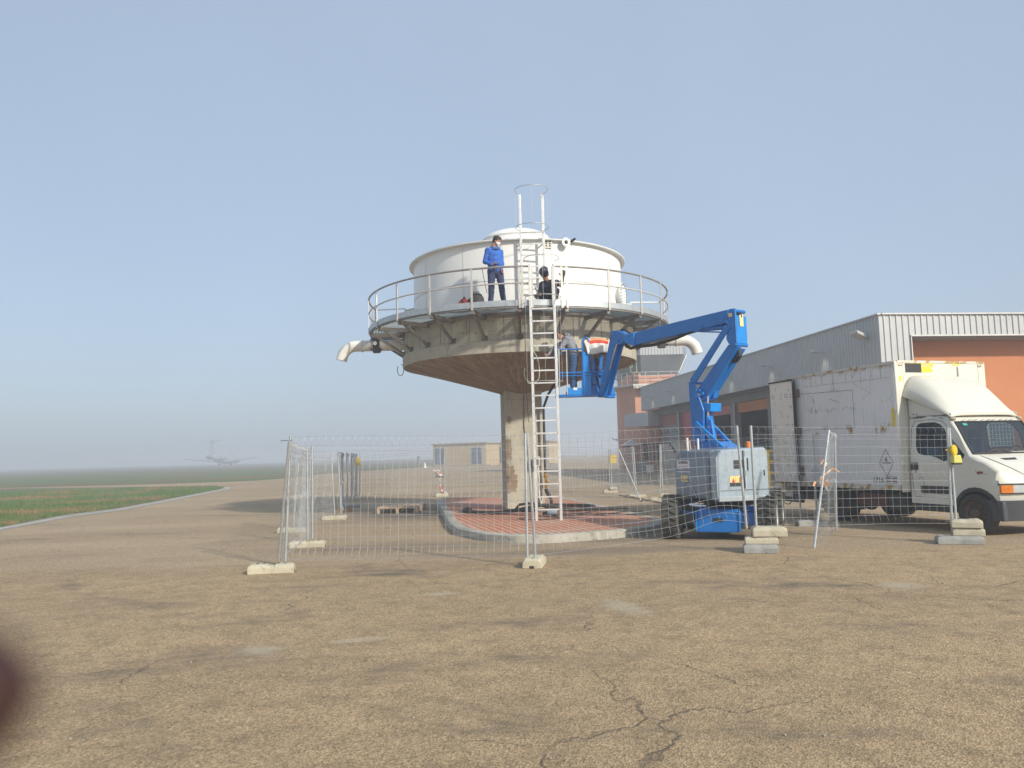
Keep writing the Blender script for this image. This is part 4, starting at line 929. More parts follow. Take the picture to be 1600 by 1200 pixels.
for o_ in (.22,-.17):
    link('riser_plate', [(1075.5,597),(1083,595),(1095,629),(1099,641),(1099,690),(1088,696),(1081,688)], o_, .05)
link('riser_web', [(1095,629),(1111,630),(1110,643),(1098,643)], .16, .32, bluel)
link('riser_web', [(1098,643),(1103,643),(1112,700),(1096,700)], .10, .20)
link('riser_web', [(1106,655),(1111,655),(1118,700),(1108,700)], .16, .05, bluel)
for px,py in ((1079,598),(1086,620),(1091,610)):
    p = bq(px,py,.24); MB().cyl(p, p+BNn*.44, .03, 12).build('pivot_pin', blue, lift)
MB().tube([bq(1106,614,.12), bq(1106.5,655,.12)], .022, 12).build('piston_rod', chrome, lift)
MB().tube([bq(1106.5,651,.12), bq(1109,698,.12)], .045, 14).build('lift_cylinder', bluel, lift)
MB().cyl(bq(1096,615,.2), bq(1112,614.5,-.1), .04, 12).build('cross_pin', bluel, lift)
for o_, A_, B_ in ((.26,(1087,661),(1130,701)),(-.26,(1112,664),(1148,701))):
    a, c = bq(*A_,o_), bq(*B_,o_); MB().beam(a,c,.05,.09).build('stay_bar', bluel, lift, smooth=False, bevel=.006)
MB().beam(bq(1092,690,.0), bq(1125,702,.0), .25, .16).build('lower_arm', blue, lift, bevel=.02)
link('turret_bracket', [(1090,690),(1120,690),(1150,706),(1085,706)], .2, .4)
# hoses under the boom and round the knuckle
mb = MB()
for k, o_ in enumerate((.06,.02,-.02)):
    mb.tube([bq(px,py+k*.8,o_) for px,py in ((978,532),(978,540),(986,543.5),(994,541),(1004,540),(1018,538.5),(1036,534),(1056,528),(1074,520),(1094,514),(1116,507),(1134,505))], .024, 8)
mb.tube([bq(px,py,.0) for px,py in ((1150,541),(1156,547),(1157.5,556),(1152,564),(1143,566),(1135,562))], .03, 8); mb.tube([bq(px,py,.05) for px,py in ((1148,541),(1154,548),(1155,556),(1150,561),(1143,563),(1136,560))], .022, 8)
mb.tube([bq(px,py,-.14) for px,py in ((1107,617),(1111,640),(1112,665),(1109,690))], .016, 6)
for k in range(3): mb.tube([bq(1150+3*k,486,-.0-.03*k), bq(1152+3*k,494,-.0), bq(1151+3*k,502,-.02)], .018, 6)
mb.tube([bq(966,517,.0),bq(976,515,.0),bq(985,521,.0)], .022, 6)
mb.build('hydraulic_hose', dark, lift)
# jib down to the basket
link('jib', [(955,518),(968,530),(945,620),(934,619)], .10, .09)
link('jib', [(962,534),(967,536),(950,620),(944,620)], -.05, .07)
link('jib', [(970,534),(975,534),(953,620),(948,620)], .03, .03)
mb = MB(); mb.tube([bq(964,538,.12), bq(952,580,.12)], .018, 8); mb.build('piston_rod', chrome, lift); mb = MB(); mb.tube([bq(953,578,.12), bq(942,614,.12)], .038, 10); mb.build('jib_cylinder', blue, lift)
mb = MB()
for k in range(3): mb.tube([bq(px+k,py,-.0) for px,py in ((968,540),(962,560),(956,580),(951,600),(946,612),(938,612),(934,600),(930,580),(931,560))], .014, 6)
mb.build('hydraulic_hose', dark, lift)
for px,py in ((935,619),(947,620),(958,522),(966,532)):
    p = bq(px,py,.14); MB().cyl(p, p+BNn*.26, .03, 12).build('pivot_pin', blue, lift)
# basket
bxl, bxr, by0, by1, bz = 1.02, 2.40, 17.72, 18.28, 2.96
mb = MB(); mb.bx(bxl,bxr,by0,by1,bz,bz+.04); mb.bx(bxl,bxr,by0-.01,by0+.02,bz-.02,bz+.02); flr = mb.build('basket_floor', blue, lift, bevel=.008)
def W(px, py, y=by0): return at(px, py, y)
mb = MB(); p = [W(886,606),W(909,606),W(909,618),W(886,618)]; mb.prism(p,(0,.02,0)); mb.build('kick_plate', bluel, flr, smooth=False)
mb = MB(); p = [W(896,605.5,by0-.01),W(902,605.5,by0-.01),W(902,609.5,by0-.01),W(896,609.5,by0-.01)]; mb.prism(p,(0,.005,0)); mb.build('floor_sticker', signw, flr, smooth=False)
mb = MB(); p = [W(944,606),W(959,605),W(962,618),W(944,618)]; mb.prism(p,(0,.30,0)); mb.build('side_step', bluel, flr, smooth=False)
mb = MB(); p = [W(909,550),W(921,550),W(924,575),W(924,618),W(909,618)]; mb.prism(p,(0,.06,0)); mb.build('control_column', bluel, lift, bevel=.01)
mb = MB(); p = [W(925,560,by0+.1),W(933,560,by0+.1),W(932,600,by0+.1),W(925,600,by0+.1)]; mb.prism(p,(0,.06,0)); p = [W(934,556,by0+.1),W(943,554,by0+.1),W(941,575,by0+.1),W(936,580,by0+.1)]; mb.prism(p,(0,.05,0)); mb.build('mounting_plate', blue, lift, smooth=False)
MB().prism([W(924,578,by0+.2),W(944,578,by0+.2),W(944,618,by0+.2),W(924,618,by0+.2)],(0,.04,0)).build('side_panel', blue, lift, smooth=False)
mb = MB(); mb.bx(1.78,2.28,by0+.02,by0+.30,3.93,4.28); mb.build('control_box', blackp, lift, bevel=.02)
mb = MB()
for y in (by0, by1):
    zt = 4.05; zm = 3.50
    mb.tube([V(1.66 if y==by0 else bxr,y,zt), V(bxl+.02,y,zt)], .018, 8); mb.tube([V(bxr-.3,y,zm),V(bxl+.02,y,zm)], .018, 8); mb.tube([V(bxr-.3,y,zm-.07),V(bxl+.02,y,zm-.07)], .012, 8)
for x in (bxl+.02, bxr-.06):
    mb.tube([V(x,by0,4.05),V(x,by1,4.05)], .018, 8); mb.tube([V(x,by0,3.5),V(x,by1,3.5)], .018, 8)
mb.tube([V(bxr-.06,by1,bz),V(bxr-.06,by1,4.05)], .018, 8); mb.tube([V(bxl+.03,by1,bz),V(bxl+.03,by1,4.05)], .018, 8)
mb.tube([V(1.66,by0,bz),V(1.66,by0,4.22),V(1.69,by0,4.29),V(1.75,by0,4.32),V(1.80,by0,4.29),V(1.83,by0,4.22),V(1.83,by0,3.5)], .02, 8)
mb.build('guard_rail', blue, lift)
mb = MB()
for px in (873,885): a, c = W(px,546,by0-.02), W(px+1.5,617,by0-.02); mb.tube([a,c], .014, 8)
mb.build('gate_post', galv, lift)
mb = MB(); mb.tube([W(921,550,by0-.03),W(923,580,by0-.03)],.008,6)
for k in range(5): mb.tube([W(928+k*2,555,by0+.05),W(931+k*1.5,566,by0+.03),W(934-k,578,by0+.06),W(936+k,590,by0+.08)], .008, 6)
mb.build('control_cable', dark, lift)
# blanket thrown over the control box
bl_ = thing('blanket', 'white blanket with red stripes draped over the control box of the lift basket', 'blanket', (2.03, by0+.15, 4.3))
mb = MB(); random.seed(5); nx, ny = 26, 30; prof = []
L_ = [(by0-.035,3.93),(by0-.03,4.10),(by0-.02,4.22),(by0+.01,4.30),(by0+.08,4.325),(by0+.18,4.335),(by0+.27,4.32),(by0+.33,4.25),(by0+.35,4.05)]
def ev(s):
    s *= len(L_)-1; i = min(int(s), len(L_)-2); f_ = s-i; a, c = L_[i], L_[i+1]; return a[0]+(c[0]-a[0])*f_, a[1]+(c[1]-a[1])*f_
vs = []; fs = []; mi = []
for j in range(ny+1):
    y, z = ev(j/ny)
    for i in range(nx+1):
        u = i/nx; drop = (1-min(1,j/9)); x = 1.70+.60*u - .0*drop + (.05*(u-.5))*drop*-1
        if j < 9: x += .05*(1-j/9)*(1 if u < .5 else -1)*abs(u-.5)*2 
        w_ = .018*math.sin(u*19+1.3)*drop + .012*noise.noise(V(u*5, j*.25, 1))
        vs.append(V(x, y - w_, z - .06*abs(u-.5)**2*4*(1-drop) - .02*math.sin(u*6)*drop*drop))
for j in range(ny):
    for i in range(nx):
        mb.k = (1 if 6 <= j <= 8 or j == 11 else (2 if 9 <= j <= 10 else 0)) if (3 + max(0, 8-j) <= i <= nx-2) else 0
        o0 = j*(nx+1)+i; mi.append(mb.k); fs.append((o0,o0+1,o0+nx+2,o0+nx+1))
mb.add(vs, fs); mb.m = mi
clothw = PM('white_cloth', (.72,.71,.66), (.6,.6,.56), 5, .9, 0, .1, 60); o = mb.build('cloth', [clothw, PM('red_cloth', (.62,.07,.05), (.52,.06,.04), 5, .9), PM('orange_cloth', (.75,.38,.16), None, 5, .9)], bl_)
sm = o.modifiers.new('thickness', 'SOLIDIFY'); sm.thickness = .008
# ================================================================ box truck (local axes: +x forward, +y to its left, origin under the right front corner of the box)
TH = math.atan2(-.946, .325)
truck = thing('box_truck', 'worn white box truck with its rear door open, parked in front of the fire station', 'truck', (7.6, 15.2, 0), TH)
m, t, b = newmat('old_box_panel_paint'); v = objvec(t); sp = NN(t,'ShaderNodeSeparateXYZ'); t.links.new(v, sp.inputs[0])
col = mixc(t, ramp(t, noisef(t, v, 1.1, 5), .35, .65), (.79,.785,.77), (.72,.715,.70))
vz = objvec(t, (6,6,.5)); col = mixc(t, ramp(t, noisef(t, vz, 1.6, 5, .7), .58, .8, 0, .5), col, (.30,.29,.27))
ribs = math_(t,'ABSOLUTE', math_(t,'SUBTRACT', math_(t,'FRACT', math_(t,'MULTIPLY', sp.outputs[0], 9)), .5)); col = mixc(t, ramp(t, ribs, .44, .5, 0, .22), col, (.25,.25,.26))
crk = NN(t,'ShaderNodeTexVoronoi'); crk.feature='DISTANCE_TO_EDGE'; crk.inputs['Scale'].default_value=2.6; t.links.new(objvec(t,(1,1,.9)), crk.inputs['Vector'])
upper = ramp(t, sp.outputs[2], 2.15, 2.7)
col = mixc(t, math_(t,'MULTIPLY', math_(t,'MULTIPLY', ramp(t, crk.outputs['Distance'], 0, .012, 1, 0), ramp(t, noisef(t, v, 2.2, 3), .45, .55)), upper), col, (.20,.18,.15))
och = math_(t,'MULTIPLY', ramp(t, noisef(t, objvec(t,(2.2,2.2,1.5)), 1.5, 6, .7), .53, .58), 1.0)
band = math_(t,'MAXIMUM', ramp(t, sp.outputs[2], 3.16, 3.24), math_(t,'MULTIPLY', ramp(t, math_(t,'ABSOLUTE', math_(t,'SUBTRACT', sp.outputs[2], 1.98)), .03, .13, 1, 0), 1.0))
col = mixc(t, math_(t,'MULTIPLY', och, band), col, (.36,.22,.05))
col = mixc(t, math_(t,'MULTIPLY', ramp(t, noisef(t, objvec(t,(5,5,.8)), 2.3, 5, .7), .63, .66), upper), col, (.40,.27,.07))
scr_ = ramp(t, noisef(t, objvec(t,(7,7,7)), 2.0, 5, .8), .70, .73, 0, .7); col = mixc(t, scr_, col, (.40,.38,.35))
t.links.new(col, b.inputs['Base Color']); b.inputs['Roughness'].default_value = .5; bumpn(t, b, noisef(t, v, 5, 4), .15, .01)
boxm = m
cream = PM('cream_cab_paint', (.70,.685,.60), (.64,.625,.545), 1.3, .33, 0, .02, 20, coat=.25)
BX0,BX1,BY0,BY1,BZ0,BZ1 = -3.6,0,0,2.38,.78,3.28
L = dict(local=True)
mb = MB(); mb.bx(BX0,BX1-.02,BY0,BY1,BZ0,BZ1); bodyb = mb.build('cargo_box', boxm, truck, bevel=.015, **L)
mb = MB(); mb.bx(-.018,.03,-.012,.20,.70,3.30); mb.bx(-.018,.03,2.2,2.392,.70,3.30); mb.bx(-.018,.026,.20,2.2,.78,3.29); mb.build('front_bulkhead', cream, truck, bevel=.02, **L)
ochre = PM('flaking_ochre_edge', (.60,.58,.52), (.40,.27,.09), 5, .7, lo=.5, hi=.58)
mb = MB(); mb.bx(-3.62,-.02,-.02,.05,3.245,3.30); mb.bx(-3.62,.03,.052,.09,3.285,3.305); mb.bx(-3.62,-.02,-.015,.0,.74,.84); mb.bx(.028,.036,.05,2.35,3.26,3.31); mb.build('edge_rail', ochre, truck, smooth=False, **L)
mb = MB(); mb.bx(.028,.034,.26,.67,3.07,3.25); mb.build('dark_opening', blackp, truck, smooth=False, **L)
yel = PM('yellow_paint_patch', (.78,.60,.04), (.55,.50,.38), 8, .6, lo=.5, hi=.62)
mb = MB(); mb.prism([(.029,.67,3.07),(.029,.97,3.08),(.029,.96,3.13),(.029,.92,3.16),(.029,.98,3.19),(.029,.97,3.21),(.029,.67,3.19)],(.004,0,0)); mb.bx(.027,.0335,.30,.99,3.215,3.255); mb.bx(.027,.031,1.5,1.68,3.22,3.255); mb.bx(.027,.031,.08,.14,2.88,3.0); mb.build('yellow_patch', yel, truck, smooth=False, **L)
mb = MB(); mb.prism([(-.14,-.002,1.98),(-.07,-.002,2.0),(-.03,-.002,2.3),(-.10,-.002,2.4),(-.15,-.002,2.3)],(0,-.003,0))
mb.build('yellow_patch', yel, truck, smooth=False, **L)
for y in (.13, 2.24): MB().ball((.035,y,3.22),.035,10,(.5,1.6,.8)).build('marker_light', PM('marker_lens',(.45,.40,.28),None,5,.2) if 'marker_lens' not in bpy.data.materials else bpy.data.materials['marker_lens'], truck, **L)
mb = MB(); mb.bx(.026,.06,1.62,1.80,2.95,3.2); mb.build('vent_flap', cream, truck, bevel=.01, **L)
# panel outline on the side, hazard diamond and lettering
mb = MB()
def sl(x0,z0,x1,z1,w=.012): mb.beam((x0,-.003,z0),(x1,-.003,z1),.004,w,(0,0,1) if abs(x1-x0)>abs(z1-z0) else (1,0,0))
sl(-2.8,2.86,-1.15,2.82); sl(-1.15,2.82,-1.15,2.02,.01); sl(-2.8,2.02,-1.15,2.02,.008); sl(-2.7,3.02,-.1,2.98,.006)
for x in (-2.4,-2.05,-1.7,-1.32,-.9,-.6,-.35): sl(x,3.23,x,3.0+.05*math.sin(x*9),.006)
mb.build('panel_line', PM('grime_line',(.36,.35,.33),None,5,.9), bodyb, smooth=False, **L)
mb = MB(); random.seed(11)
for i in range(46):
    x = -2.6+1.5*random.random(); z = 2.42+.1*random.gauss(0,.35); mb.beam((x,-.003,z),(x+.02+.02*random.random(),-.003,z+.05),.003,.006,(0,0,1))
mb.build('glue_residue', PM('glue_stain',(.48,.48,.47),None,5,.9), bodyb, smooth=False, **L)
mb = MB(); cx_, cz_ = -.36, 1.28; hw, hh = .175, .27; q = [(cx_,cz_+hh),(cx_+hw,cz_),(cx_,cz_-hh),(cx_-hw,cz_)]
for i in range(4):
    a, c = q[i], q[(i+1)%4]; mb.beam((a[0],-.004,a[1]),(c[0],-.004,c[1]),.004,.008,(0,0,1))
mb.beam((cx_-.12,-.0045,cz_-.005),(cx_+.12,-.0045,cz_-.005),.004,.02,(0,0,1)); dm = mb.build('hazard_diamond', ink, bodyb, smooth=False, **L)
TM = XF[truck.name]
def tl(x, y, z): return TM @ V(x,y,z)
dx = (TM.to_3x3() @ V(1,0,0)); dy = (TM.to_3x3() @ V(0,1,0)); 
def fr2(x,y,z): M_ = Matrix((dx, V(0,0,1), -dy)).transposed().to_4x4(); M_.translation = tl(x,y,z); return M_
text('lettering', '6', .13, ink, fr2(cx_,-.004,cz_+.065), bodyb)
text('lettering', '1716', .15, ink, fr2(-.60,-.004,.925), bodyb)
mb = MB()
for r_ in range(2):
    for k in range(2): 
        for j in range(4): mb.bx(-.40+.16*k+.032*j,-.40+.16*k+.032*j+.022,-.006,-.002,.90+.06*r_,.925+.06*r_+.006*(j%2))
mb.bx(-.43,-.12,-.004,-.002,.87,.875); mb.bx(-.43,-.12,-.004,-.002,1.01,1.015); mb.build('small_print', ink, bodyb, smooth=False, **L)
# open rear door folded forward along the side
mb = MB(); mb.bx(-3.70,-2.86,-.14,-.085,.84,3.19); rd_ = mb.build('rear_door', graywhite, truck, bevel=.012, **L)
mb = MB(); mb.bx(-2.875,-2.85,-.15,-.075,.84,3.2); mb.bx(-3.72,-2.84,-.16,-.07,3.185,3.215); mb.bx(-3.7,-2.86,-.15,-.08,.81,.842); mb.build('door_seal', blackp, rd_, smooth=False, **L)
mb = MB()
for x in (-3.62,-2.95,-3.15):
    for z in (.95,1.2,1.32,2.1,2.15,2.8,2.86,1.9):
        for k in range(2): mb.cyl((x+.07*k,-.145,z+.03*((x*7)%1)),(x+.07*k,-.14,z+.03*((x*7)%1)),.013,6)
mb.build('bolt', bolt, rd_, smooth=False, **L)
mb = MB(); 
for z in (1.0,1.9,2.8): mb.bx(-2.84,-2.80,-.10,.0,z,z+.18)
mb.build('hinge', rust, rd_, smooth=False, **L)
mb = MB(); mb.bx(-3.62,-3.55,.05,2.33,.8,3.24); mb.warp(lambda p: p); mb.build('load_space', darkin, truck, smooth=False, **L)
# chassis, tail lift, skirts
mb = MB(); mb.bx(-3.9,1.3,.55,.68,.50,.68); mb.bx(-3.9,1.3,1.70,1.83,.50,.68)
for x in (-3.4,-2.6,-1.4,-.5): mb.bx(x,x+.08,.69,1.69,.52,.66); mb.bx(x,x+.06,.05,2.3,.685,.775)
mb.build('chassis_rail', blackp, truck, smooth=False, **L)
mb = MB(); mb.bx(-3.95,-3.60,.0,2.3,.66,.74); mb.bx(-3.9,-3.65,.3,.9,.45,.66); mb.bx(-3.75,-3.62,.1,2.2,.60,.66); mb.build('rear_platform', graywhite, truck, smooth=False, bevel=.01, **L)
mb = MB(); mb.bx(-4.5,-2.9,.35,.47,.40,.50); mb.bx(-4.5,-2.9,1.5,1.62,.40,.50); mb.bx(-4.52,-4.4,.1,2.2,.36,.52); mb.tube([(-4.2,.41,.38),(-3.4,.41,.36)],.05,10); mb.tube([(-4.0,.3,.36),(-3.9,.28,.27),(-3.75,.28,.27),(-3.65,.3,.36)],.012,6); mb.build('tail_lift', blackp, truck, **L)
mb = MB(); mb.bx(-1.35,-.55,.15,.52,.38,.64); mb.build('tool_box', PM('dull_red_box',(.12,.035,.03),None,4,.7), truck, bevel=.02, **L)
mb = MB(); mb.bx(-1.3,-.1,1.85,2.25,.30,.66); mb.bx(-.52,-.1,.14,.5,.32,.66); mb.build('fuel_tank', blackp, truck, bevel=.03, **L)
rimm = PM('rusty_brown_rim', (.14,.10,.07), (.09,.07,.055), 8, .6, .3)
def twheel(x, y0, y1, r=.36, side=-1):
    mb = MB(); w0, w1 = y0, y1; mb.lathe([(r*.60,w0+.02),(r*.66,w0),(r*.9,w0-.005),(r*.98,w0+.03),(r,w0+.05),(r,w1-.05),(r*.98,w1-.03),(r*.9,w1),(r*.6,w1-.01)], (x,0,r), 40, axis=(0,1,0))
    o = mb.build('wheel', dark, truck, **L)
    e = w0 if side < 0 else w1; s = 1 if side < 0 else -1
    mb = MB(); mb.lathe([(r*.62,e+s*.0),(r*.60,e+s*.03),(r*.50,e+s*.06),(r*.26,e+s*.07),(r*.24,e+s*.0),(r*.15,e-s*.02),(.001,e-s*.02)], (x,0,r), 32, axis=(0,1,0)); rm = mb.build('rim', rimm, o, **L)
    mb = MB()
    for i in range(8):
        a = 2*PI*i/8; mb.ball((x+r*.42*math.cos(a), e+s*.05, r+r*.42*math.sin(a)), .035, 8, (1,.4,1))
    for i in range(6):
        a = 2*PI*i/6+.3; mb.cyl((x+r*.19*math.cos(a), e-s*.02, r+r*.19*math.sin(a)),(x+r*.19*math.cos(a), e+s*.02, r+r*.19*math.sin(a)), .014, 6)
    mb.build('hub_detail', blackp, rm, **L)
XW = 1.41
twheel(XW,.165,.37,.37); twheel(XW,1.89,2.095,.37,side=1)
twheel(-2.1,.14,.36); twheel(-2.1,.40,.62); twheel(-2.1,1.76,1.98,side=1); twheel(-2.1,2.02,2.24,side=1)
mb = MB(); mb.cyl((-2.1,.3,.36),(-2.1,2.1,.36),.07,12); mb.ball((-2.1,1.2,.36),.18); mb.cyl((XW,.4,.34),(XW,1.9,.34),.05,12)
for y in (.6,1.75): mb.bx(-2.7,-1.5,y,y+.06,.44,.49)
mb.build('axle', blackp, truck, **L)
mb = MB(); 
for x in (-2.55,-1.66): mb.bx(x,x+.01,.12,.62,.25,.62)
mb.build('mud_flap', dark, truck, smooth=False, **L)
mb = MB(); mb.prism([(-2.55,.12,.62),(-2.4,.12,.76),(-1.8,.12,.76),(-1.65,.12,.62),(-1.7,.12,.61),(-1.83,.12,.73),(-2.37,.12,.73),(-2.5,.12,.61)],(0,.5,0)); mb.build('mudguard', blackp, truck, **L)
# cab: shell cut by booleans
YC, HW = 1.13, .98
def cabwarp(p):
    x, y, z = p; s = (y-YC)/HW
    if x > 1.92: x = x - .20*min(1,(x-1.92)/.16)*abs(s)**3.2
    if x > 1.55: y = YC + s*HW*(1-.05*min(1,(x-1.55)/.5))
    if z > 1.3: y = YC + (y-YC)*(1-.085*min(1,(z-1.3)/.8))
    return V(x,y,z)
prof = [(.06,.50),(1.02,.50),(1.02,.52)]
for i in range(9):
    a = PI*(1-i/8); prof.append((XW+.06+.45*math.cos(a), .40+.44*math.sin(a)))
prof += [(1.93,.60),(2.06,.60),(2.10,.66),(2.12,.93),(2.07,1.02),(1.93,1.15),(1.73,1.28),(1.50,1.385),(1.42,1.43),(1.18,1.80),(1.04,2.03),(.99,2.09),(.90,2.145),(.72,2.17),(.10,2.19),(.06,2.17)]
def loft(prof, ys, warp, mb=None):
    mb = mb or MB(); n = len(prof); vs = []; 
    for y in ys: vs += [warp(V(x,y,z)) if warp else V(x,y,z) for x,z in prof]
    K = len(ys); fs = [tuple(range(n))[::-1], tuple(range((K-1)*n, K*n))]
    for k in range(K-1): fs += [(k*n+i,k*n+(i+1)%n,(k+1)*n+(i+1)%n,(k+1)*n+i) for i in range(n)]
    return mb.add(vs, fs)
ys = [YC+HW*s for s in (-1,-.985,-.93,-.8,-.6,-.3,0,.3,.6,.8,.93,.985,1)]
def edgeround(p):
    q = cabwarp(p); s = abs((p.y-YC)/HW)
    k = {1:1,.985:.45}.get(round(s,3), 0)
    if k:
        c = V(1.0, q.y, 1.2); d = (c-q); 
        if q.z > 1.9: q = q+V(0,0,-.055*k)
        elif q.x > 1.2 and q.z > .95: q = q+V(-.03*k,0,-.04*k)
    return q
import bmesh
from mathutils.geometry import tessellate_polygon
wpoly = [(.29,1.46),(.25,1.52),(.23,1.60),(.23,1.95),(.27,2.01),(.35,2.035),(.66,2.035),(.78,1.99),(.87,1.90),(.93,1.78),(.955,1.62),(.96,1.33),(.86,1.31),(.70,1.38),(.55,1.42),(.40,1.43)]
qpoly = [(1.01,1.36),(1.01,1.74),(1.30,1.42),(1.28,1.36)]
def side_sheet(sg, name):
    loops = [prof, wpoly, qpoly]; allp = [q for l in loops for q in l]
    tris = tessellate_polygon([[V(x,z,0) for x,z in l] for l in loops])
    bm = bmesh.new(); vs = [bm.verts.new((x, YC+sg*HW, z)) for x,z in allp]
    for tr3 in tris:
        try: bm.faces.new([vs[i] for i in tr3])
        except ValueError: pass
    for it in range(3):
        es = [e for e in bm.edges if e.calc_length() > .22]
        es = [e for e in es if not e.is_boundary]
        if es: bmesh.ops.subdivide_edges(bm, edges=es, cuts=1, use_grid_fill=False); bmesh.ops.triangulate(bm, faces=bm.faces[:])
    for v_ in bm.verts:
        k = v_.is_boundary and any(abs(v_.co.x-x)<1e-4 and abs(v_.co.z-z)<1e-4 for x,z in prof)
        v_.co = edgeround(v_.co) if k else cabwarp(v_.co)
    for f_ in bm.faces: f_.smooth = True
    bmesh.ops.recalc_face_normals(bm, faces=bm.faces)
    if sum(f_.normal.y*f_.calc_area() for f_ in bm.faces)*sg < 0: bmesh.ops.reverse_faces(bm, faces=bm.faces[:])
    me = bpy.data.meshes.new(name); bm.to_mesh(me); bm.free(); me.materials.append(cream); return me
cab = None
mb = MB(); n = len(prof); vs = []
for y in ys: vs += [edgeround(V(x,y,z)) for x,z in prof]
iA = prof.index((1.42,1.43)); fs = []; tf = []
for k in range(len(ys)-1):
    for i in range(n):
        if i in (iA, iA+1) and 2 <= k <= len(ys)-4: continue
        (tf if 2 <= i <= 11 else fs).append((k*n+i,k*n+(i+1)%n,(k+1)*n+(i+1)%n,(k+1)*n+i))
mb.add(vs, fs); cab = mb.build('cab_body', cream, truck, ang=50, **L); MB().add(vs, tf).build('wheel_tunnel', blackp, truck, **L)
for sg in (-1,1):
    o = bpy.data.objects.new('cab_side', side_sheet(sg,'cab_side')); COL.objects.link(o); o.parent = truck; XF[o.name] = TM
ws = [(1.04,2.03),(1.42,1.43)]
def wsp(u, s, o=0):
    q = cabwarp(V(ws[0][0]+(ws[1][0]-ws[0][0])*u, YC+s*HW, ws[0][1]+(ws[1][1]-ws[0][1])*u)); return V(q.x+o*.85, q.y, q.z+o*.53)
# glass
m, t, b = newmat('cab_glass'); b.inputs['Base Color'].default_value = (.02,.03,.035,1); b.inputs['Roughness'].default_value = .03
tr_ = NN(t,'ShaderNodeBsdfTransparent'); tr_.inputs[0].default_value = (.42,.50,.54,1); mx = NN(t,'ShaderNodeMixShader'); fz = NN(t,'ShaderNodeFresnel'); fz.inputs[0].default_value = 1.5
gl = NN(t,'ShaderNodeBsdfGlossy'); gl.inputs['Roughness'].default_value = .02; lw_ = NN(t,'ShaderNodeLayerWeight'); t.links.new(math_(t,'ADD',.13,math_(t,'MULTIPLY',math_(t,'POWER',lw_.outputs['Facing'],4.0),.55)), mx.inputs[0]); t.links.new(tr_.outputs[0], mx.inputs[1]); t.links.new(gl.outputs[0], mx.inputs[2]); t.links.new(mx.outputs[0], t.nodes['Material Output'].inputs[0])
glass = m
glass2 = m.copy(); glass2.name = 'side_glass'
for nd in glass2.node_tree.nodes:
    if nd.type == 'MATH' and nd.operation == 'ADD': nd.inputs[0].default_value = .03
    if nd.type == 'BSDF_TRANSPARENT': nd.inputs[0].default_value = (.30,.36,.40,1)
mb = MB(); vs = []; K = 14
for u in range(7):
    for k in range(K+1):
        s = -1+2*k/K; uu = u/6; p = wsp(uu, s*.935, .004); vs.append(p)
mb.add(vs, [(u*(K+1)+k,u*(K+1)+k+1,(u+1)*(K+1)+k+1,(u+1)*(K+1)+k) for u in range(6) for k in range(K)]); wsg = mb.build('windscreen', glass, truck, fix=False, **L)
mb = MB()
for s in (-1,1): mb.tube([wsp(u/6, s*.93, .008) for u in range(7)], .014, 6)
mb.tube([wsp(0,-.93+1.86*k/8,.008) for k in range(9)], .012, 6); mb.tube([wsp(1,-.93+1.86*k/8,.012) for k in range(9)], .020, 6)
mb.build('windscreen_seal', dark, wsg, **L)
mb = MB(); random.seed(9)
for k in range(9):
    s = -.75+.17*k+random.random()*.05; mb.beam(wsp(-.02,s,.02)+V(.005,0,.012), wsp(-.02,s+.06+.06*random.random(),.02)+V(.005,0,.012), .02,.008)
mb.build('rust_stain', rust, wsg, smooth=False, **L)
mb = MB(); 
for (sa,sb) in ((-.62,.0),(.12,.7)):
    mb.tube([wsp(.97,sa,.045),wsp(.93,(sa+sb)/2,.055),wsp(.95,sb,.045)], .014, 6); mb.tube([wsp(1.02,sb,.02),wsp(.95,(sa+sb)/2+.1,.06)], .012, 6)
mb.build('wiper', blackp, wsg, **L)
mb = MB(); a = wsp(.88,.0,-.06); mb.prism([a,a+V(0,.36,0),a+V(.12,.40,-.02),a+V(.13,.05,-.02)],(0,0,.004)); mb.build('paper', whitep, wsg, smooth=False, **L)
mb = MB(); mb.beam(wsp(.10,-.78,.018),wsp(.10,-.66,.018),.005,.05,(.4,0,-.6)); mb.build('inspection_sticker', PM('green_sticker',(.05,.38,.28),None,4,.5), wsg, smooth=False, **L)
def yside(x, z): return cabwarp(V(x, YC-HW, z)).y
for s, nm in ((-1,'side_window'),(1,'side_window')):
    pts = [(x, z) for x,z in wpoly]; mb = MB(); vs = []
    for x,z in pts: y = yside(x,z); y = y+.012 if s<0 else 2*YC-y-.012; vs.append(V(x,y,z))
    mb.add(vs, [tuple(range(len(vs)))]); sw = mb.build(nm, glass2, truck, smooth=False, fix=False, **L)
    mb = MB(); mb.tube([V(p.x,p.y-.004*(-s),p.z) for p in vs], .012, 6, closed=True); mb.build('window_seal', dark, sw, **L)
    mb = MB(); q = [(1.01,1.36),(1.01,1.74),(1.30,1.42),(1.28,1.36)]; mb.add([V(x, (yside(x,z)+.008) if s<0 else 2*YC-yside(x,z)-.008, z) for x,z in q], [(0,1,2,3)]); mb.build('quarter_window', glass2, truck, smooth=False, fix=False, **L)
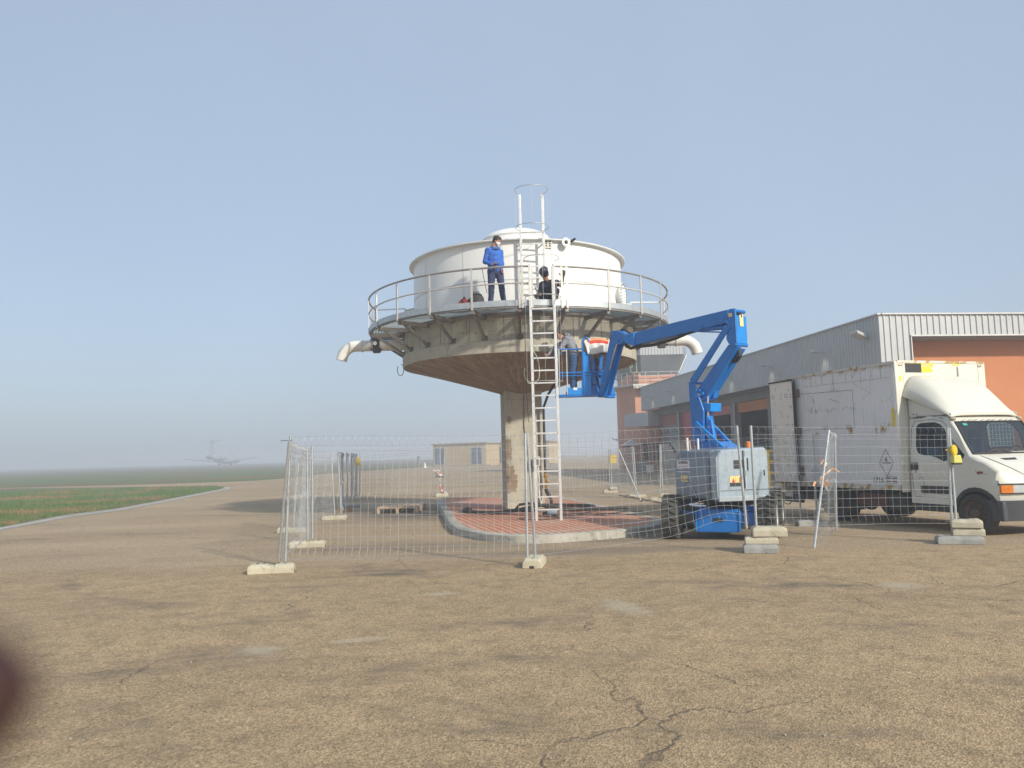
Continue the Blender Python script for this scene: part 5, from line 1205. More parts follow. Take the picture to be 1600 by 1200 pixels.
# door outline and handle on the visible side, fittings
mb = MB(); dpts = [(.14,.62),(.10,1.2),(.12,1.95),(.20,2.085),(.62,2.10),(.82,2.06),(.93,1.95),(1.0,1.80),(1.0,1.3),(1.0,.62),(.14,.62)]
mb.tube([V(x, yside(x,z)-.0005, z) for x,z in dpts[:-1]], .006, 5, closed=True)
mb.tube([V(x, yside(x,z)-.0005, z) for x,z in [(.26,.95),(.28,.99),(.35,1.0),(.38,.96),(.385,.66)]], .004, 5); dl = mb.build('door_gap', PM('grey_seam',(.16,.16,.15),None,4,.8), cab, **L)
mb = MB(); mb.bx(.10,.27,yside(.2,1.2)-.022,yside(.2,1.2)+.0,1.14,1.28); dh = mb.build('door_handle', blackp, cab, bevel=.012, **L); 
MB().bx(.155,.165,yside(.2,1.2)-.028,yside(.2,1.2)-.0225,1.145,1.275).build('handle_rib', bolt, dh, smooth=False, **L)
MB().cyl((.21,yside(.2,1.1)-.006,1.10),(.21,yside(.2,1.1)+.0,1.10),.016,10).build('lock', blackp, cab, **L)
mb = MB(); y_ = yside(.5,.8); mb.bx(.30,1.0,y_-.014,y_-.0,.70,.84); mb.build('door_moulding', blackp, cab, bevel=.008, **L)
mb = MB(); mb.prism([(.06,.12+.03,.48),(1.0,.12+.03,.48),(1.0,.12+.03,.36),(.12,.12+.03,.36)],(0,.35,0)); mb.bx(.5,.98,.13,.149,.37,.47); mb.build('step', blackp, cab, bevel=.01, **L)
mb = MB()
for s in (-1,1):
    pts = []
    for i in range(13):
        a = PI*(1-i/12); pts.append((XW+.06+.45*math.cos(a), .40+.44*math.sin(a)))
    inn_ = [(XW+.06+.40*math.cos(PI*(1-i/12)), .38+.395*math.sin(PI*(1-i/12))) for i in range(13)]
    yv = [(yside(min(x,2.0),z)-.012 if s<0 else 2*YC-yside(min(x,2.0),z)+.012) for x,z in pts]
    o0 = [V(x+ (-.0), y_, z) for (x,z),y_ in zip(pts,yv)]; i0 = [V(x,y_,z) for (x,z),y_ in zip(inn_,yv)]; o1 = [p+V(0,-s*.10,0) for p in o0]; i1 = [p+V(0,-s*.10,0) for p in i0]
    nn = 13; mb.add(o0+i0+o1+i1, [(i,i+1,nn+i+1,nn+i) for i in range(12)]+[(nn+i,nn+i+1,3*nn+i+1,3*nn+i) for i in range(12)]+[(i,i+1,2*nn+i+1,2*nn+i) for i in range(12)])
mb.build('wheel_arch', blackp, cab, fix=False, **L)
mb = MB(); mb.prism([(.98,.38,.5),(1.84,.38,.5),(1.84,.38,.88),(.98,.38,.88)],(0,.02,0)); mb.bx(1.82,1.86,.30,1.96,.45,.88); mb.bx(1.0,1.03,.22,2.0,.45,.9); mb.bx(1.0,1.97,.44,1.80,.5,.93); mb.build('wheel_housing', blackp, truck, smooth=False, **L)
# bumper, lights, hood slot
def front(name, mat, z0, z1, s0, s1, out, par, n=16, thick=.05, xo=0.0, rnd=0):
    mb = MB(); vs = []
    for k in range(n+1):
        s = s0+(s1-s0)*k/n
        for (z, o_) in ((z0,out-rnd),(z1,out),(z1,out-thick),(z0,out-thick)):
            zz = max(.93, .0); xf = 2.22 if z < .95 else 2.16
            q = cabwarp(V(2.11, YC+s*HW, min(z,1.2))); vs.append(V(q.x+o_+xo, YC+(q.y-YC)*(1+.012), z))
    fs = []
    for k in range(n):
        for j in range(4): fs.append((k*4+j,k*4+(j+1)%4,(k+1)*4+(j+1)%4,(k+1)*4+j))
    fs += [(0,1,2,3),(n*4+3,n*4+2,n*4+1,n*4)]; mb.add(vs, fs); return mb.build(name, mat, par, **L)
bmp = PM('dark_grey_bumper', (.045,.052,.060), (.06,.066,.072), 4, .55, 0, .05, 40)
bu = front('bumper', bmp, .27, .62, -1.0, 1.0, .07, truck, 24, .35, 0, .05)
mb = MB(); mb.prism([(1.87,YC-HW-.012,.61),(2.0,YC-HW-.012,.61),(1.99,YC-HW-.012,.27),(1.92,YC-HW-.012,.27)],(0,.12,0)); mb.build('bumper_end', bmp, truck, bevel=.02, **L)
front('bumper_slot', blackp, .36, .42, -.55, .55, .075, bu, 16, .03, 0, .0)
front('bumper_lip', chrome, .335, .352, -.60, .60, .078, bu, 16, .03)
for s in (-1,1):
    hl = front('headlight', PM('clear_lens',(.62,.66,.68),None,5,.12,.3) if 'clear_lens' not in bpy.data.materials else bpy.data.materials['clear_lens'], .755, .885, *((-.81,-.5) if s<0 else (.5,.81)), .03, truck, 6, .04)
    front('indicator', PM('amber_lens',(.80,.24,.02),(.6,.15,.01),14,.15,coat=.6) if 'amber_lens' not in bpy.data.materials else bpy.data.materials['amber_lens'], .755, .885, *((-.985,-.812) if s<0 else (.812,.985)), .03, hl, 8, .04)
    front('trim_line', blackp, .895, .915, *((-1.0,-.3) if s<0 else (.3,1.0)), .03, hl, 10, .04); front('trim_line', blackp, .735, .75, *((-.97,-.42) if s<0 else (.42,.97)), .031, hl, 8, .04)
front('grille', blackp, .735, .885, -.40, .40, .02, truck, 10, .04)
mb = MB(); y_ = yside(1.7,1.1); mb.prism([(1.50,y_-.004,1.15),(1.78,y_+.03,1.13),(1.80,y_+.04,1.10),(1.72,y_+.01,1.075),(1.54,y_-.004,1.075)],(0,-.012,0)); rp = mb.build('side_repeater', blackp, cab, bevel=.004, **L)
mb = MB(); mb.prism([(1.56,y_-.018,1.13),(1.66,y_-.012,1.12),(1.64,y_-.012,1.09),(1.57,y_-.018,1.09)],(0,-.004,0)); mb.build('red_lens', PM('red_amber_lens',(.45,.08,.02),None,5,.2), rp, smooth=False, **L)
mb = MB(); mb.prism([(1.60,.66,1.335),(1.60,1.02,1.34),(1.66,1.0,1.305),(1.66,.70,1.30)],(.0,0,.012)); mb.build('hood_slot', blackp, cab, smooth=False, **L)
mb = MB(); mb.tube([V(*p) for p in ((1.46,.34,1.405),(1.70,.40,1.305),(1.90,.52,1.182),(2.03,.66,1.065),(2.085,.74,.985))],.006,5); mb.build('hood_gap', bpy.data.materials['grey_seam'], cab, **L)
for s in (-1,1): MB().ball((1.0,YC+s*.84,2.085),.05,12,(1.2,1.2,.8)).build('roof_marker_light', bpy.data.materials['marker_lens'], cab, **L)
# mirror
mb = MB(); mb.bx(1.10,1.18,-.06,.08,1.30,1.72); mb.build('mirror', blackp, truck, bevel=.03, **L); mb = MB(); mb.tube([(1.12,.08,1.4),(1.1,.2,1.38)],.02,8); mb.build('mirror_arm', blackp, truck, **L)
# interior
seat = PM('blue_seat_cloth', (.04,.09,.17), (.03,.06,.12), 6, .9)
for y in (.35,.85,1.5):
    mb = MB(); mb.bx(.20,.62,y,y+.42,.95,1.12); mb.bx(.16,.28,y,y+.42,1.10,1.72); mb.bx(.17,.26,y+.09,y+.33,1.73,1.90); mb.build('seat', seat, truck, bevel=.04, **L)
mb = MB(); mb.bx(1.15,1.40,.22,2.04,1.12,1.36); mb.bx(.14,.15,.2,2.05,.7,1.6); mb.bx(.15,1.3,.2,2.05,.63,.66); mb.build('dashboard', blackp, truck, bevel=.03, **L)
mb = MB(); c = V(1.08,1.66,1.42); mb.tube([c+V(.09*math.sin(a)*.6,.19*math.cos(a),.14*math.sin(a)) for a in [2*PI*i/24 for i in range(24)]],.014,6,closed=True); mb.build('steering_wheel', blackp, truck, **L)
# roof air deflector
mb = MB(); U_, K_ = 14, 20; vs = []
for i in range(U_+1):
    u = i/U_; x = .04+.95*u; zt = 2.97 - .77*u**1.75 - .06*u; zb = 2.58 - .44*u; hw_ = .97-.12*u; 
    if zb > zt-.03: zb = zt-.03
    for k in range(K_+1):
        s = -1+2*k/K_; e = abs(s); zz = zt-(zt-zb)*max(0,(e-.62)/.38)**2.0; yy = (YC-.03) + hw_*math.copysign(min(1, e**.80 if e<.8 else .8365+ (e-.8)*.82), s)
        vs.append(V(x, yy, zz+.012*math.cos(s*PI*.5)))
mb.add(vs, [(i*(K_+1)+k,i*(K_+1)+k+1,(i+1)*(K_+1)+k+1,(i+1)*(K_+1)+k) for i in range(U_) for k in range(K_)])
df = mb.build('roof_deflector', cream, truck, fix=False, ang=60, **L); so = df.modifiers.new('thickness','SOLIDIFY'); so.thickness = .02
mb = MB(); mb.prism([(.06,.24,2.17),(.06,.24,2.52),(.55,.25,2.36),(1.0,.28,2.18)],(0,.03,0)); mb.prism([(.06,2.02,2.17),(.06,2.02,2.52),(.55,2.01,2.36),(1.0,1.98,2.18)],(0,-.03,0)); mb.build('deflector_cheek', cream, df, smooth=False, **L)
mb = MB(); mb.cyl((.16,.232,2.22),(.16,.24,2.22),.012,8); mb.cyl((.24,.232,2.22),(.24,.24,2.22),.012,8); mb.build('bolt', bolt, df, **L)
# ================================================================ mesh fence panels on concrete feet
def panel(label, b0, t0, b1, t1, post=(True, True), n=27, bulge=None, hz=2.0, seed=0, z0=.10, extra=None, thin=.0021, pr=.021):
    """b/t: bottom and top of the left and right posts"""
    o = thing('mesh_fence', label, 'fence', (b0.x, b0.y, 0), 0, 'galvanised mesh fence panels round the work site')
    for k, (a, c) in enumerate(((b0,t0),(b1,t1))):
        if post[k]:
            mb = MB(); mb.tube([a, c], pr, 10); mb.build('post', galv, o)
    w = (b1-b0); w.z = 0; nrm = V(w.y, -w.x, 0).normalized()
    H = 1.0
    def P(u, v):
        lo_ = b0 + (b1-b0)*u; hi_ = t0 + (t1-t0)*u; p = lo_ + (hi_-lo_)*v
        s = .035*noise.noise(V(u*2.3+seed, v*1.7, seed*3.1)); p = p + nrm*s*2.0 + V(0,0,.03*noise.noise(V(u*2.1+seed*5, v*1.1, 9)))*(1 if 0<u<1 else 0)
        if bulge: p = bulge(p, u, v, nrm)
        return p
    folds = (.055, .49, .955); lv = sorted([.02, .06, .10, .18, .26, .34, .42, .47, .51, .55, .63, .71, .79, .87, .93, .965, .995] )
    def fold(v):
        d = 0
        for f_ in folds:
            k = abs(v-f_)
            if k < .045: d = max(d, (1-k/.045))
        return d
    mb = MB(); 
    L_ = w.length; n = max(8, int(L_/.125))
    for i in range(n+1):
        u = i/n; pts = []
        for v_ in lv + list(folds):
            pass
        for v_ in sorted(set(lv + list(folds) + [.01, .1, .445, .535, .91])):
            pts.append(P(u, v_) + nrm*(.045*fold(v_)))
        mb.tube(pts, thin, 4, cap=False)
    mb.build('wire_mesh', wire, o, smooth=False, fix=False) if False else None
    for v_ in (.015, .10, .185, .27, .355, .445, .535, .62, .705, .79, .87, .915, .99):
        pts = [P(i/30, v_) + nrm*(.045*fold(v_)+.003) for i in range(31)]; mb.tube(pts, thin, 4, cap=False)
    mb.build('wire_mesh', wire, o, smooth=False, fix=False)
    if extra: extra(o)
    return o
def gp(px, py): return gr(px, py)
def top(px, py, b): return at(px, py, b.y)
fA = gp(446,884); fA.z = .06; tA = top(454,681,fA); fA0 = gp(435,883); fA0.z = .06; tA0 = at(452,688,11.9)
fB = gp(827,888); fB = V(fB.x-.02,11.50,.14); tB = at(820.5,677,11.5); fC = V(at(836.5,875,11.5).x,11.5,.14); tC = at(824,677,11.52)
Y3 = 12.35; fD = V(at(1167,833,Y3).x,Y3,.38); tD = at(1151,665,Y3-.05); fE = V(at(1182,828,Y3).x,Y3,.38); tE = at(1173,665,Y3)
Y4 = 12.85; fF = V(at(1487,815,Y4).x,Y4,.30); tF = at(1480,667,Y4); fG = V(at(1494,815,Y4).x,Y4,.30); tG = at(1483,668,Y4+.03)
def tail(o):
    MB().tube([tA+V(-.16,0,-.075), tA+V(.03,-.02,-.07)], .006, 6).build('clamp_pin', bolt, o)
def sag(p, u, v, n_):
    if v < .5:
        k = (1-v/.5)
        p = p + n_*(.06*k*math.sin(u*9)) + V(0,0, k*(.0 + .17*math.exp(-((u-.86)/.14)**2)  - .02*math.exp(-((u-.5)/.15)**2)))
    return p
panel('front fence panel left of the middle foot, in front of the pallet', fA, tA, fB, tB, (True,True), extra=tail, seed=1)
panel('front fence with its mesh pushed out of shape beside the blue lift', fC, tC, fD, tD, (True,True), bulge=sag, seed=2)
panel('front fence panel between the stack of feet by the lift wheel and the truck cab', fE, tE, fF, tF, (True,True), seed=3)
fp2 = thing('fence_post', 'bare second post standing in the foot stack beside the truck front wheel', 'post', (fG.x,fG.y,0)); MB().tube([fG,tG],.021,10).build('post', galv, fp2); MB().tube([tG,tG+V(0,0,.012)],.024,10).build('post_cap', bolt, fp2)
# panel seen almost edge on at the truck side
b0 = gp(1272,856); t0 = at(1295,672,b0.y+.25); b1 = gp(1307,829); t1 = at(1304.5,677,b1.y)
def tape1(o):
    mb = MB(); random.seed(4)
    tp_ = PM('orange_and_white_tape', (.85,.36,.10), (.85,.80,.74), 9, .6, lo=.45, hi=.52)
    for c, k in ((t0+(b0-t0)*.27, 5), (t0+(b0-t0)*.42, 8)):
        for i in range(k):
            a = c + V(random.gauss(0,.05),random.gauss(0,.04),random.gauss(0,.03)); d = V(random.gauss(.01,.04),random.gauss(0,.03),-.05-.07*random.random()); mb.beam(a, a+d, .035, .003, (random.random(),1,0))
    mb.tube([t0+(b0-t0)*.40+V(.0,0,0), t0+(b0-t0)*.38+V(.16,0,.09), t0+(b0-t0)*.40+V(.27,0,.06)], .012, 5)
    mb.build('torn_tape', tp_, o, smooth=False)
panel('leaning fence seen edge on, tied with torn orange and white tape', b0, t0, b1, t1, (True,True), seed=5, extra=tape1, thin=.0016)
MBp = thing('fence_post', 'bare post standing behind the taped leaning panel', 'post', (6.4,16.6,0)); bb = gp(1277,813); MB().tube([V(bb.x,bb.y,.1), at(1270,678,bb.y)], .021, 10).build('post', galv, MBp); MB().tube([V(bb.x-.05,bb.y,1.1),V(bb.x+.05,bb.y,1.1)], .012, 6).build('clamp', bolt, MBp)
# left hand row running back
g1 = V(*gp(481,851)); h1 = at(480,700,g1.y); g1b = g1+V(.06,.12,0); h1b = at(488,698,g1b.y)
g2 = gp(458,829); h2 = at(468,705,g2.y+.1); g3 = gp(523,810); h3 = at(517.5,708,g3.y); g3b = g3+V(.12,.25,0); h3b = at(528,706,g3b.y)
g4 = gp(536,796); h4 = at(535,707,g4.y); g5 = gp(543,786); h5 = at(543,708,g5.y); g6 = gp(557.5,779); h6 = at(558,708,g6.y)
for q in (g1,g1b,g2,g3,g3b,g4,g5,g6): q.z = .10
panel('nearest panel of the left side row, seen edge on behind the front left posts', fA0, tA0, g1, h1, (True,True), seed=6, thin=.003)
panel('second panel of the left side row, slanting away to the foot furthest left', g1b, h1b, g2, h2, (True,True), seed=7, thin=.003)
panel('third panel of the left side row with a leaning end post', g2+V(.1,.1,0), h2+V(.15,.1,0), g3, h3, (True,True), seed=8, thin=.003)
panel('fourth panel of the left side row, between the broken foot and the leaning post', g3b, h3b, g4, h4, (True,True), seed=9, thin=.003)
panel('fifth panel of the left side row, narrow and dark in the haze', g4+V(.1,.2,0), h4+V(.1,.2,0), g5, h5, (True,True), seed=10, thin=.0035)
def ysign(o, p):
    MB().bx(p.x-.13,p.x+.13,p.y-.05,p.y-.035,p.z-.16,p.z+.16).build('yellow_tag', yellow, o, smooth=False)
panel('last panel of the left side row with a yellow tag on its far post', g5+V(.1,.2,0), h5+V(.1,.2,0), g6, h6, (True,True), seed=11, thin=.004, extra=lambda o: ysign(o, g6+(h6-g6)*.80))
# rear row
k1 = gp(688,776); l1 = at(688,698,k1.y); k1b = gp(694,776); l1b = at(694,698,k1b.y); k3 = gp(953,770); l3 = at(951,700,k3.y); k3b = gp(956,770); l3b = at(954,702,k3b.y)
k2 = V((k1.x+k3.x)/2, 32.4, .1); l2 = V(k2.x, 32.4, 2.02); k4 = gp(993,778); l4 = at(987,698,k4.y); k5 = gp(1032,780); l5 = at(1031,694,k5.y); k5b = gp(1033,780); k6 = V(5.25,22.2,.1); l6 = at(1077,689,22.2)
for q in (k1,k1b,k3,k3b,k4,k5,k5b): q.z = .1
def rwtape(o):
    mb = MB(); random.seed(8)
    for i in range(9): a = k1+(l1-k1)*(.05+.45*random.random())+V(random.gauss(.05,.06),-.05,0); mb.beam(a, a+V(random.gauss(0,.06),0,-.13), .07, .004, (random.random(),1,0))
    mb.build('torn_tape', PM('red_and_white_tape', (.7,.15,.08), (.8,.76,.7), 8, .6, lo=.46, hi=.52), o, smooth=False)
panel('rear row panel between the yellow tagged post and the red taped post', g6+V(.1,.1,0), h6+V(.1,.1,0), k1, l1, (True,True), seed=12, thin=.004, extra=rwtape)
panel('rear row panel reaching from the red taped post to behind the column', k1b, l1b, k2, l2, (True,True), seed=13, thin=.004)
panel('rear row panel between the column and the yellow tagged post near the annexe', k2+V(.06,0,0), l2+V(.06,0,0), k3, l3, (True,True), seed=14, thin=.004, extra=lambda o: ysign(o, k3+(l3-k3)*.74+V(.16,0,0)))
panel('rear right panel from the yellow tagged post to the next foot', k3b, l3b, k4, l4, (True,True), seed=15, thin=.004)
panel('rear right panel in front of the annexe, left of the lift wheel', k4+V(.06,0,0), l4+V(.06,0,0), k5, l5, (True,True), seed=16, thin=.0035)
panel('right side panel running forward behind the boom lift', k5b+V(.06,0,0), l5+V(.03,0,0), k6, l6, (True,True), seed=17, thin=.0035)
panel('right side panel behind the lift and in front of the truck tail lift', V(5.35,22.0,.1), at(1087,693,22.0), V(6.35,17.3,.1), V(6.3,17.3,2.0), (True,True), seed=18, thin=.003)
lpz = thing('leaning_pole', 'single thin pole leaning diagonally beside the rear right fence panels', 'pole', gp(1002,784)); q = gp(1002,784); MB().tube([q+V(0,0,.02), at(967,703,q.y+.8)], .02, 8).build('tube', galv, lpz); MB().tube([q+V(-.02,0,.0), q+V(.03,0,.05)], .026, 8).build('end_cap', bolt, lpz)

# ---- feet
fm = {'cream': PM('cream_concrete_foot', (.52,.48,.36), (.43,.39,.29), 5, .9, 0, .4, 50, dirt=(.27,.24,.18)), 'grey': PM('grey_concrete_foot', (.34,.34,.32), (.27,.27,.255), 5, .9, 0, .4, 50, dirt=(.18,.175,.16)), 'brown': PM('brown_broken_foot', (.40,.29,.17), (.26,.18,.11), 6, .95, 0, .6, 50)}
def foot(c, yaw, label, L_=.66, Wd=.24, H=.13, z=0.0, kind='cream', chip=0, seed=0):
    nk = .86 if (z == 0 and kind != 'grey') else .985
    o = thing('fence_weight', label, 'fence weight', (c.x, c.y, z), yaw, 'concrete fence feet')
    mb = MB(); hl, hw = L_/2, Wd/2; ch = .05
    st = [(-hl,.80),(-hl+.04,1.0),(-.07,1.0),(-.045,nk),(.045,nk),(.07,1.0),(hl-.04,1.0),(hl,.80)]
    vs = []; rnd = random.Random(seed)
    for x, k in st:
        j = lambda s=.006: rnd.uniform(-s, s)
        kk = k*(1-chip*rnd.random()); hw2 = hw*(.86 if k < .7 else 1) 
        vs += [(x,-hw2+j(),0),(x,-hw2+j(),H*.62*min(1,kk+.2)),(x+j(),-hw2*.72+j(),H*kk),(x+j(),hw2*.72+j(),H*kk),(x,hw2+j(),H*.62*min(1,kk+.2)),(x,hw2+j(),0)]
    n = 6; K = len(st); fs = [tuple(range(n)), tuple(range((K-1)*n,K*n))[::-1]]
    for i in range(K-1): fs += [(i*n+a, i*n+(a+1)%n, (i+1)*n+(a+1)%n, (i+1)*n+a) for a in range(n)]
    mb.add(vs, fs); mb.build('block', fm[kind], o, bevel=.008, local=True, ang=30)
    mb = MB()
    for x in (-.10,.10,-.2,.2): mb.lathe([(.001,H+.0015),(.021,H+.0015),(.021,H-.004),(.001,H-.004)], (x,0,0), 12)
    mb.build('post_hole', blackp, o, local=True, smooth=False)
    mb = MB(); mb.bx(-hl-.0015,-hl+.02,-.035,.035,.0,H*.28); mb.bx(hl-.02,hl+.0015,-.035,.035,.0,H*.28); mb.build('end_notch', blackp, o, local=True, smooth=False)
    return o
def F(px, py, *a, **k): return foot(gr(px, py), *a, **k)
foot(gr(423,896)+V(0,.05,0), rad(8), 'large cream fence foot with a broken corner at the left end of the front fence', kind='cream', chip=.22, seed=3, H=.15)
F(481,855, rad(4), 'cream fence foot second from the front in the left side row', seed=4, chip=.1)
F(457,832, rad(3), 'cream fence foot furthest left, on the open asphalt side of the row', seed=5)
F(523,812, rad(0), 'cream fence foot under the leaning post of the left side row', seed=6, chip=.12)
F(536,800, rad(25), 'broken brown fence foot in the left side row', kind='brown', L_=.55, chip=.3, seed=7)
F(549,793, rad(5), 'flat grey fence foot behind the broken brown one', kind='grey', L_=.6, H=.10, seed=8)
F(557,781, rad(5), 'small fence foot under the yellow tagged post on the left', L_=.5, seed=9)
foot(V(.26,11.55,0), rad(80), 'cream fence foot carrying the two middle posts of the front fence', L_=.55, Wd=.28, H=.14, seed=10)
c = V(3.92,12.4,0); foot(c+V(-.06,-.05,0), rad(-14), 'grey bottom foot of the stack in front of the lift wheel', kind='grey', L_=.52, Wd=.34, H=.14, seed=11)
foot(c+V(-.03,-.02,0), rad(-14), 'middle foot of the stack in front of the lift wheel', z=.141, L_=.50, Wd=.26, H=.11, seed=12); foot(c+V(.10,0,0), rad(-10), 'cream top foot of the stack in front of the lift wheel', z=.252, L_=.52, Wd=.34, H=.15, seed=13)
c = V(7.42,12.8,0); foot(c+V(-.18,-.05,0), rad(-18), 'long grey bottom foot of the stack beside the truck front wheel', kind='grey', L_=.68, Wd=.28, H=.13, seed=14)
foot(c+V(0,.0,0), rad(-24), 'middle foot of the stack beside the truck front wheel', z=.131, L_=.46, Wd=.28, H=.125, kind='cream', seed=15); foot(c+V(-.02,0,0), rad(-24), 'rough top foot of the stack beside the truck front wheel', z=.257, L_=.45, Wd=.28, H=.14, seed=16, chip=.08)
F(691,776, rad(5), 'fence foot under the red taped post of the rear row', seed=17, L_=.5)
F(954,770, rad(3), 'fence foot under the right yellow tagged post of the rear row', seed=18, L_=.55); foot(gr(958,770), rad(10), 'small block resting on the foot of the right yellow tagged post', z=.131, L_=.3, Wd=.2, H=.12, seed=19)
F(994,777, rad(0), 'long thin fence foot between the two rear right panels', seed=20, L_=.7, H=.11)
F(1034,783, rad(-8), 'lower fence foot left of the lift wheel at the rear', seed=21, L_=.72); foot(gr(1040,783)+V(0,.02,0), rad(-5), 'upper foot resting on another left of the lift wheel at the rear', z=.131, L_=.34, Wd=.24, H=.12, seed=22)
F(1268,822, rad(0), 'lower grey fence foot behind the leaning taped panel', seed=23, L_=.6, kind='grey'); foot(gr(1292,822)+V(0,.05,0), rad(3), 'upper brownish foot behind the leaning taped panel', z=.131, L_=.40, Wd=.24, H=.13, kind='brown', seed=24)
P = gr(1000,777); ply = thing('plank', 'pale timber plank lying on the ground by the rear right fence feet', 'plank', (P.x,P.y-.5,0)); MB().beam(gr(970,773,.03), gr(1040,786,.03), .12, .05).build('board', woodm, ply, smooth=False, bevel=.004); MB().beam(gr(985,777,.07), gr(989,776.5,.07), .03, .03).build('nail_strip', bolt, ply, smooth=False)
# yellow warning lamp hung on the post by the cab
P = at(1491,714,Y4-.08); wl = thing('warning_lamp', 'yellow road warning lamp hung on the fence post beside the truck cab', 'warning lamp', P)
mb = MB(); z = P.z; mb.prism([V(P.x-.05,P.y-.06,z-.10),V(P.x+.10,P.y-.06,z-.10),V(P.x+.08,P.y-.06,z+.03),V(P.x-.04,P.y-.06,z+.03)],(0,.11,0)); mb.build('battery_box', PM('pale_yellow_box', (.75,.72,.18), None, 4, .4), wl, bevel=.012)
MB().lathe([(.001,-.035),(.06,-.03),(.075,-.01),(.075,.01),(.06,.03),(.001,.035)], V(P.x-.0,P.y,z+.11), 20, axis=(.5,-.85,0)).warp(lambda p: V(p.x,p.y,z+.11+(p.z-z-.11)*1.25)).build('lens', yellow, wl)
MB().bx(P.x-.03,P.x+.09,P.y-.055,P.y+.04,z-.125,z-.101).build('base', blackp, wl, smooth=False)
mb = MB(); mb.tube([V(P.x-.05,P.y,z+.10),V(P.x-.12,P.y+.03,z+.12)],.012,6); mb.build('hook', yellow, wl)
# small things on the walkway
P = at(745,470,17.8); bg_ = thing('tool_bag', 'black tool bag with a handle standing on the walkway left of the man in blue', 'bag', (P.x,17.8,5.1))
mb = MB(); mb.lathe([(.001,0),(.16,0),(.18,.08),(.17,.22),(.11,.33),(.001,.36)], (P.x,17.8,5.10), 20); mb.warp(lambda p: V(p.x,17.8+(p.y-17.8)*.6,p.z)); mb.build('bag', dark, bg_); MB().tube([V(P.x-.1,17.8,5.38),V(P.x-.07,17.8,5.48),V(P.x+.05,17.8,5.48),V(P.x+.08,17.8,5.38)],.014,8).build('handle', blackp, bg_)
P = at(727,472,17.9); rg = thing('red_cloth', 'dark red rag lying on the walkway left of the black tool bag', 'rag', (P.x,17.9,5.1))
mb = MB(); vs=[]; 
for j in range(9):
    for i in range(13):
        u, w_ = i/12-.5, j/8-.5; h = max(0,.24*(1-(2*u)**2*1.0)*(1-(2*w_)**2)) * (1+.9*noise.noise(V(u*6,w_*6,2))); vs.append(V(P.x+u*.46,17.9+w_*.28,5.10+h))
mb.add(vs, [(j*13+i,j*13+i+1,(j+1)*13+i+1,(j+1)*13+i) for j in range(8) for i in range(12)]); mb.build('cloth', PM('dark_red_cloth', (.20,.03,.03), (.12,.02,.02), 6, .9), rg, fix=False)
cbx = thing('welding_cable', 'thin black cable hanging from the handrail beside the man in blue', 'cable', at(752,420,17.6)); MB().tube([at(753,418,17.6),at(757,440,17.7),at(761,458,17.9)], .008, 6).build('cable', ink, cbx)
# ================================================================ people
def skin_mesh(name, caps, mats, voxel, root, smooth_it=3, fold=0.0, fold_sc=9):
    """caps: (p0, r0, p1, r1, material index) joined into one continuous surface"""
    mb = MB()
    for (p0, r0, p1, r1, mi) in caps:
        p0 = Vector(p0); p1 = Vector(p1); d = p1-p0; L_ = d.length; dn = d.normalized() if L_ > 1e-6 else V(0,0,1)
        pts = []; rs = []
        for k in (80,60,35,10): a = rad(k); pts.append(p0-dn*r0*math.sin(a)); rs.append(r0*math.cos(a))
        for k in range(1,4): f_ = k/4; pts.append(p0+d*f_); rs.append(r0+(r1-r0)*f_)
        for k in (10,35,60,80): a = rad(k); pts.append(p1+dn*r1*math.sin(a)); rs.append(r1*math.cos(a))
        mb.tube(pts, rs, 14)
    o = mb.build('tmp', mats[0], None, local=True)
    r = o.modifiers.new('r','REMESH'); r.mode = 'VOXEL'; r.voxel_size = voxel
    s = o.modifiers.new('s','SMOOTH'); s.factor = .5; s.iterations = smooth_it
    bpy.context.view_layer.update(); me = bpy.data.meshes.new_from_object(o.evaluated_get(bpy.context.evaluated_depsgraph_get())); bpy.data.objects.remove(o)
    me.name = name; me.materials.clear()
    for m in mats: me.materials.append(m)
    if len(mats) > 1:
        mi_ = []
        for p in me.polygons:
            c = p.center; best = 9; bi = 0
            for (p0, r0, p1, r1, mi) in caps:
                a = Vector(p0); d = Vector(p1)-a; tt = max(0, min(1, (c-a).dot(d)/max(1e-9, d.length_squared))); q = (c-a-d*tt).length-(r0+(r1-r0)*tt)
                if q < best: best = q; bi = mi
            mi_.append(bi)
        me.polygons.foreach_set('material_index', mi_)
    if fold:
        for v in me.vertices:
            n_ = v.normal; q = v.co; v.co = q + n_*fold*(noise.noise(V(q.x*fold_sc, q.y*fold_sc, q.z*fold_sc*2.2)) + .5*noise.noise(V(q.x*fold_sc*2.3+5, q.y*fold_sc*2.3, q.z*fold_sc*4)))
    me.polygons.foreach_set('use_smooth', [True]*len(me.polygons))
    me.transform(XF[root.name].inverted())
    o = bpy.data.objects.new(name, me); COL.objects.link(o); o.parent = root; XF[o.name] = XF[root.name]
    return o
skin = PM('skin', (.46,.25,.17), (.42,.21,.14), 9, .55); hairm = PM('dark_brown_hair', (.035,.024,.018), (.02,.015,.012), 30, .7, 0, .5, 200)
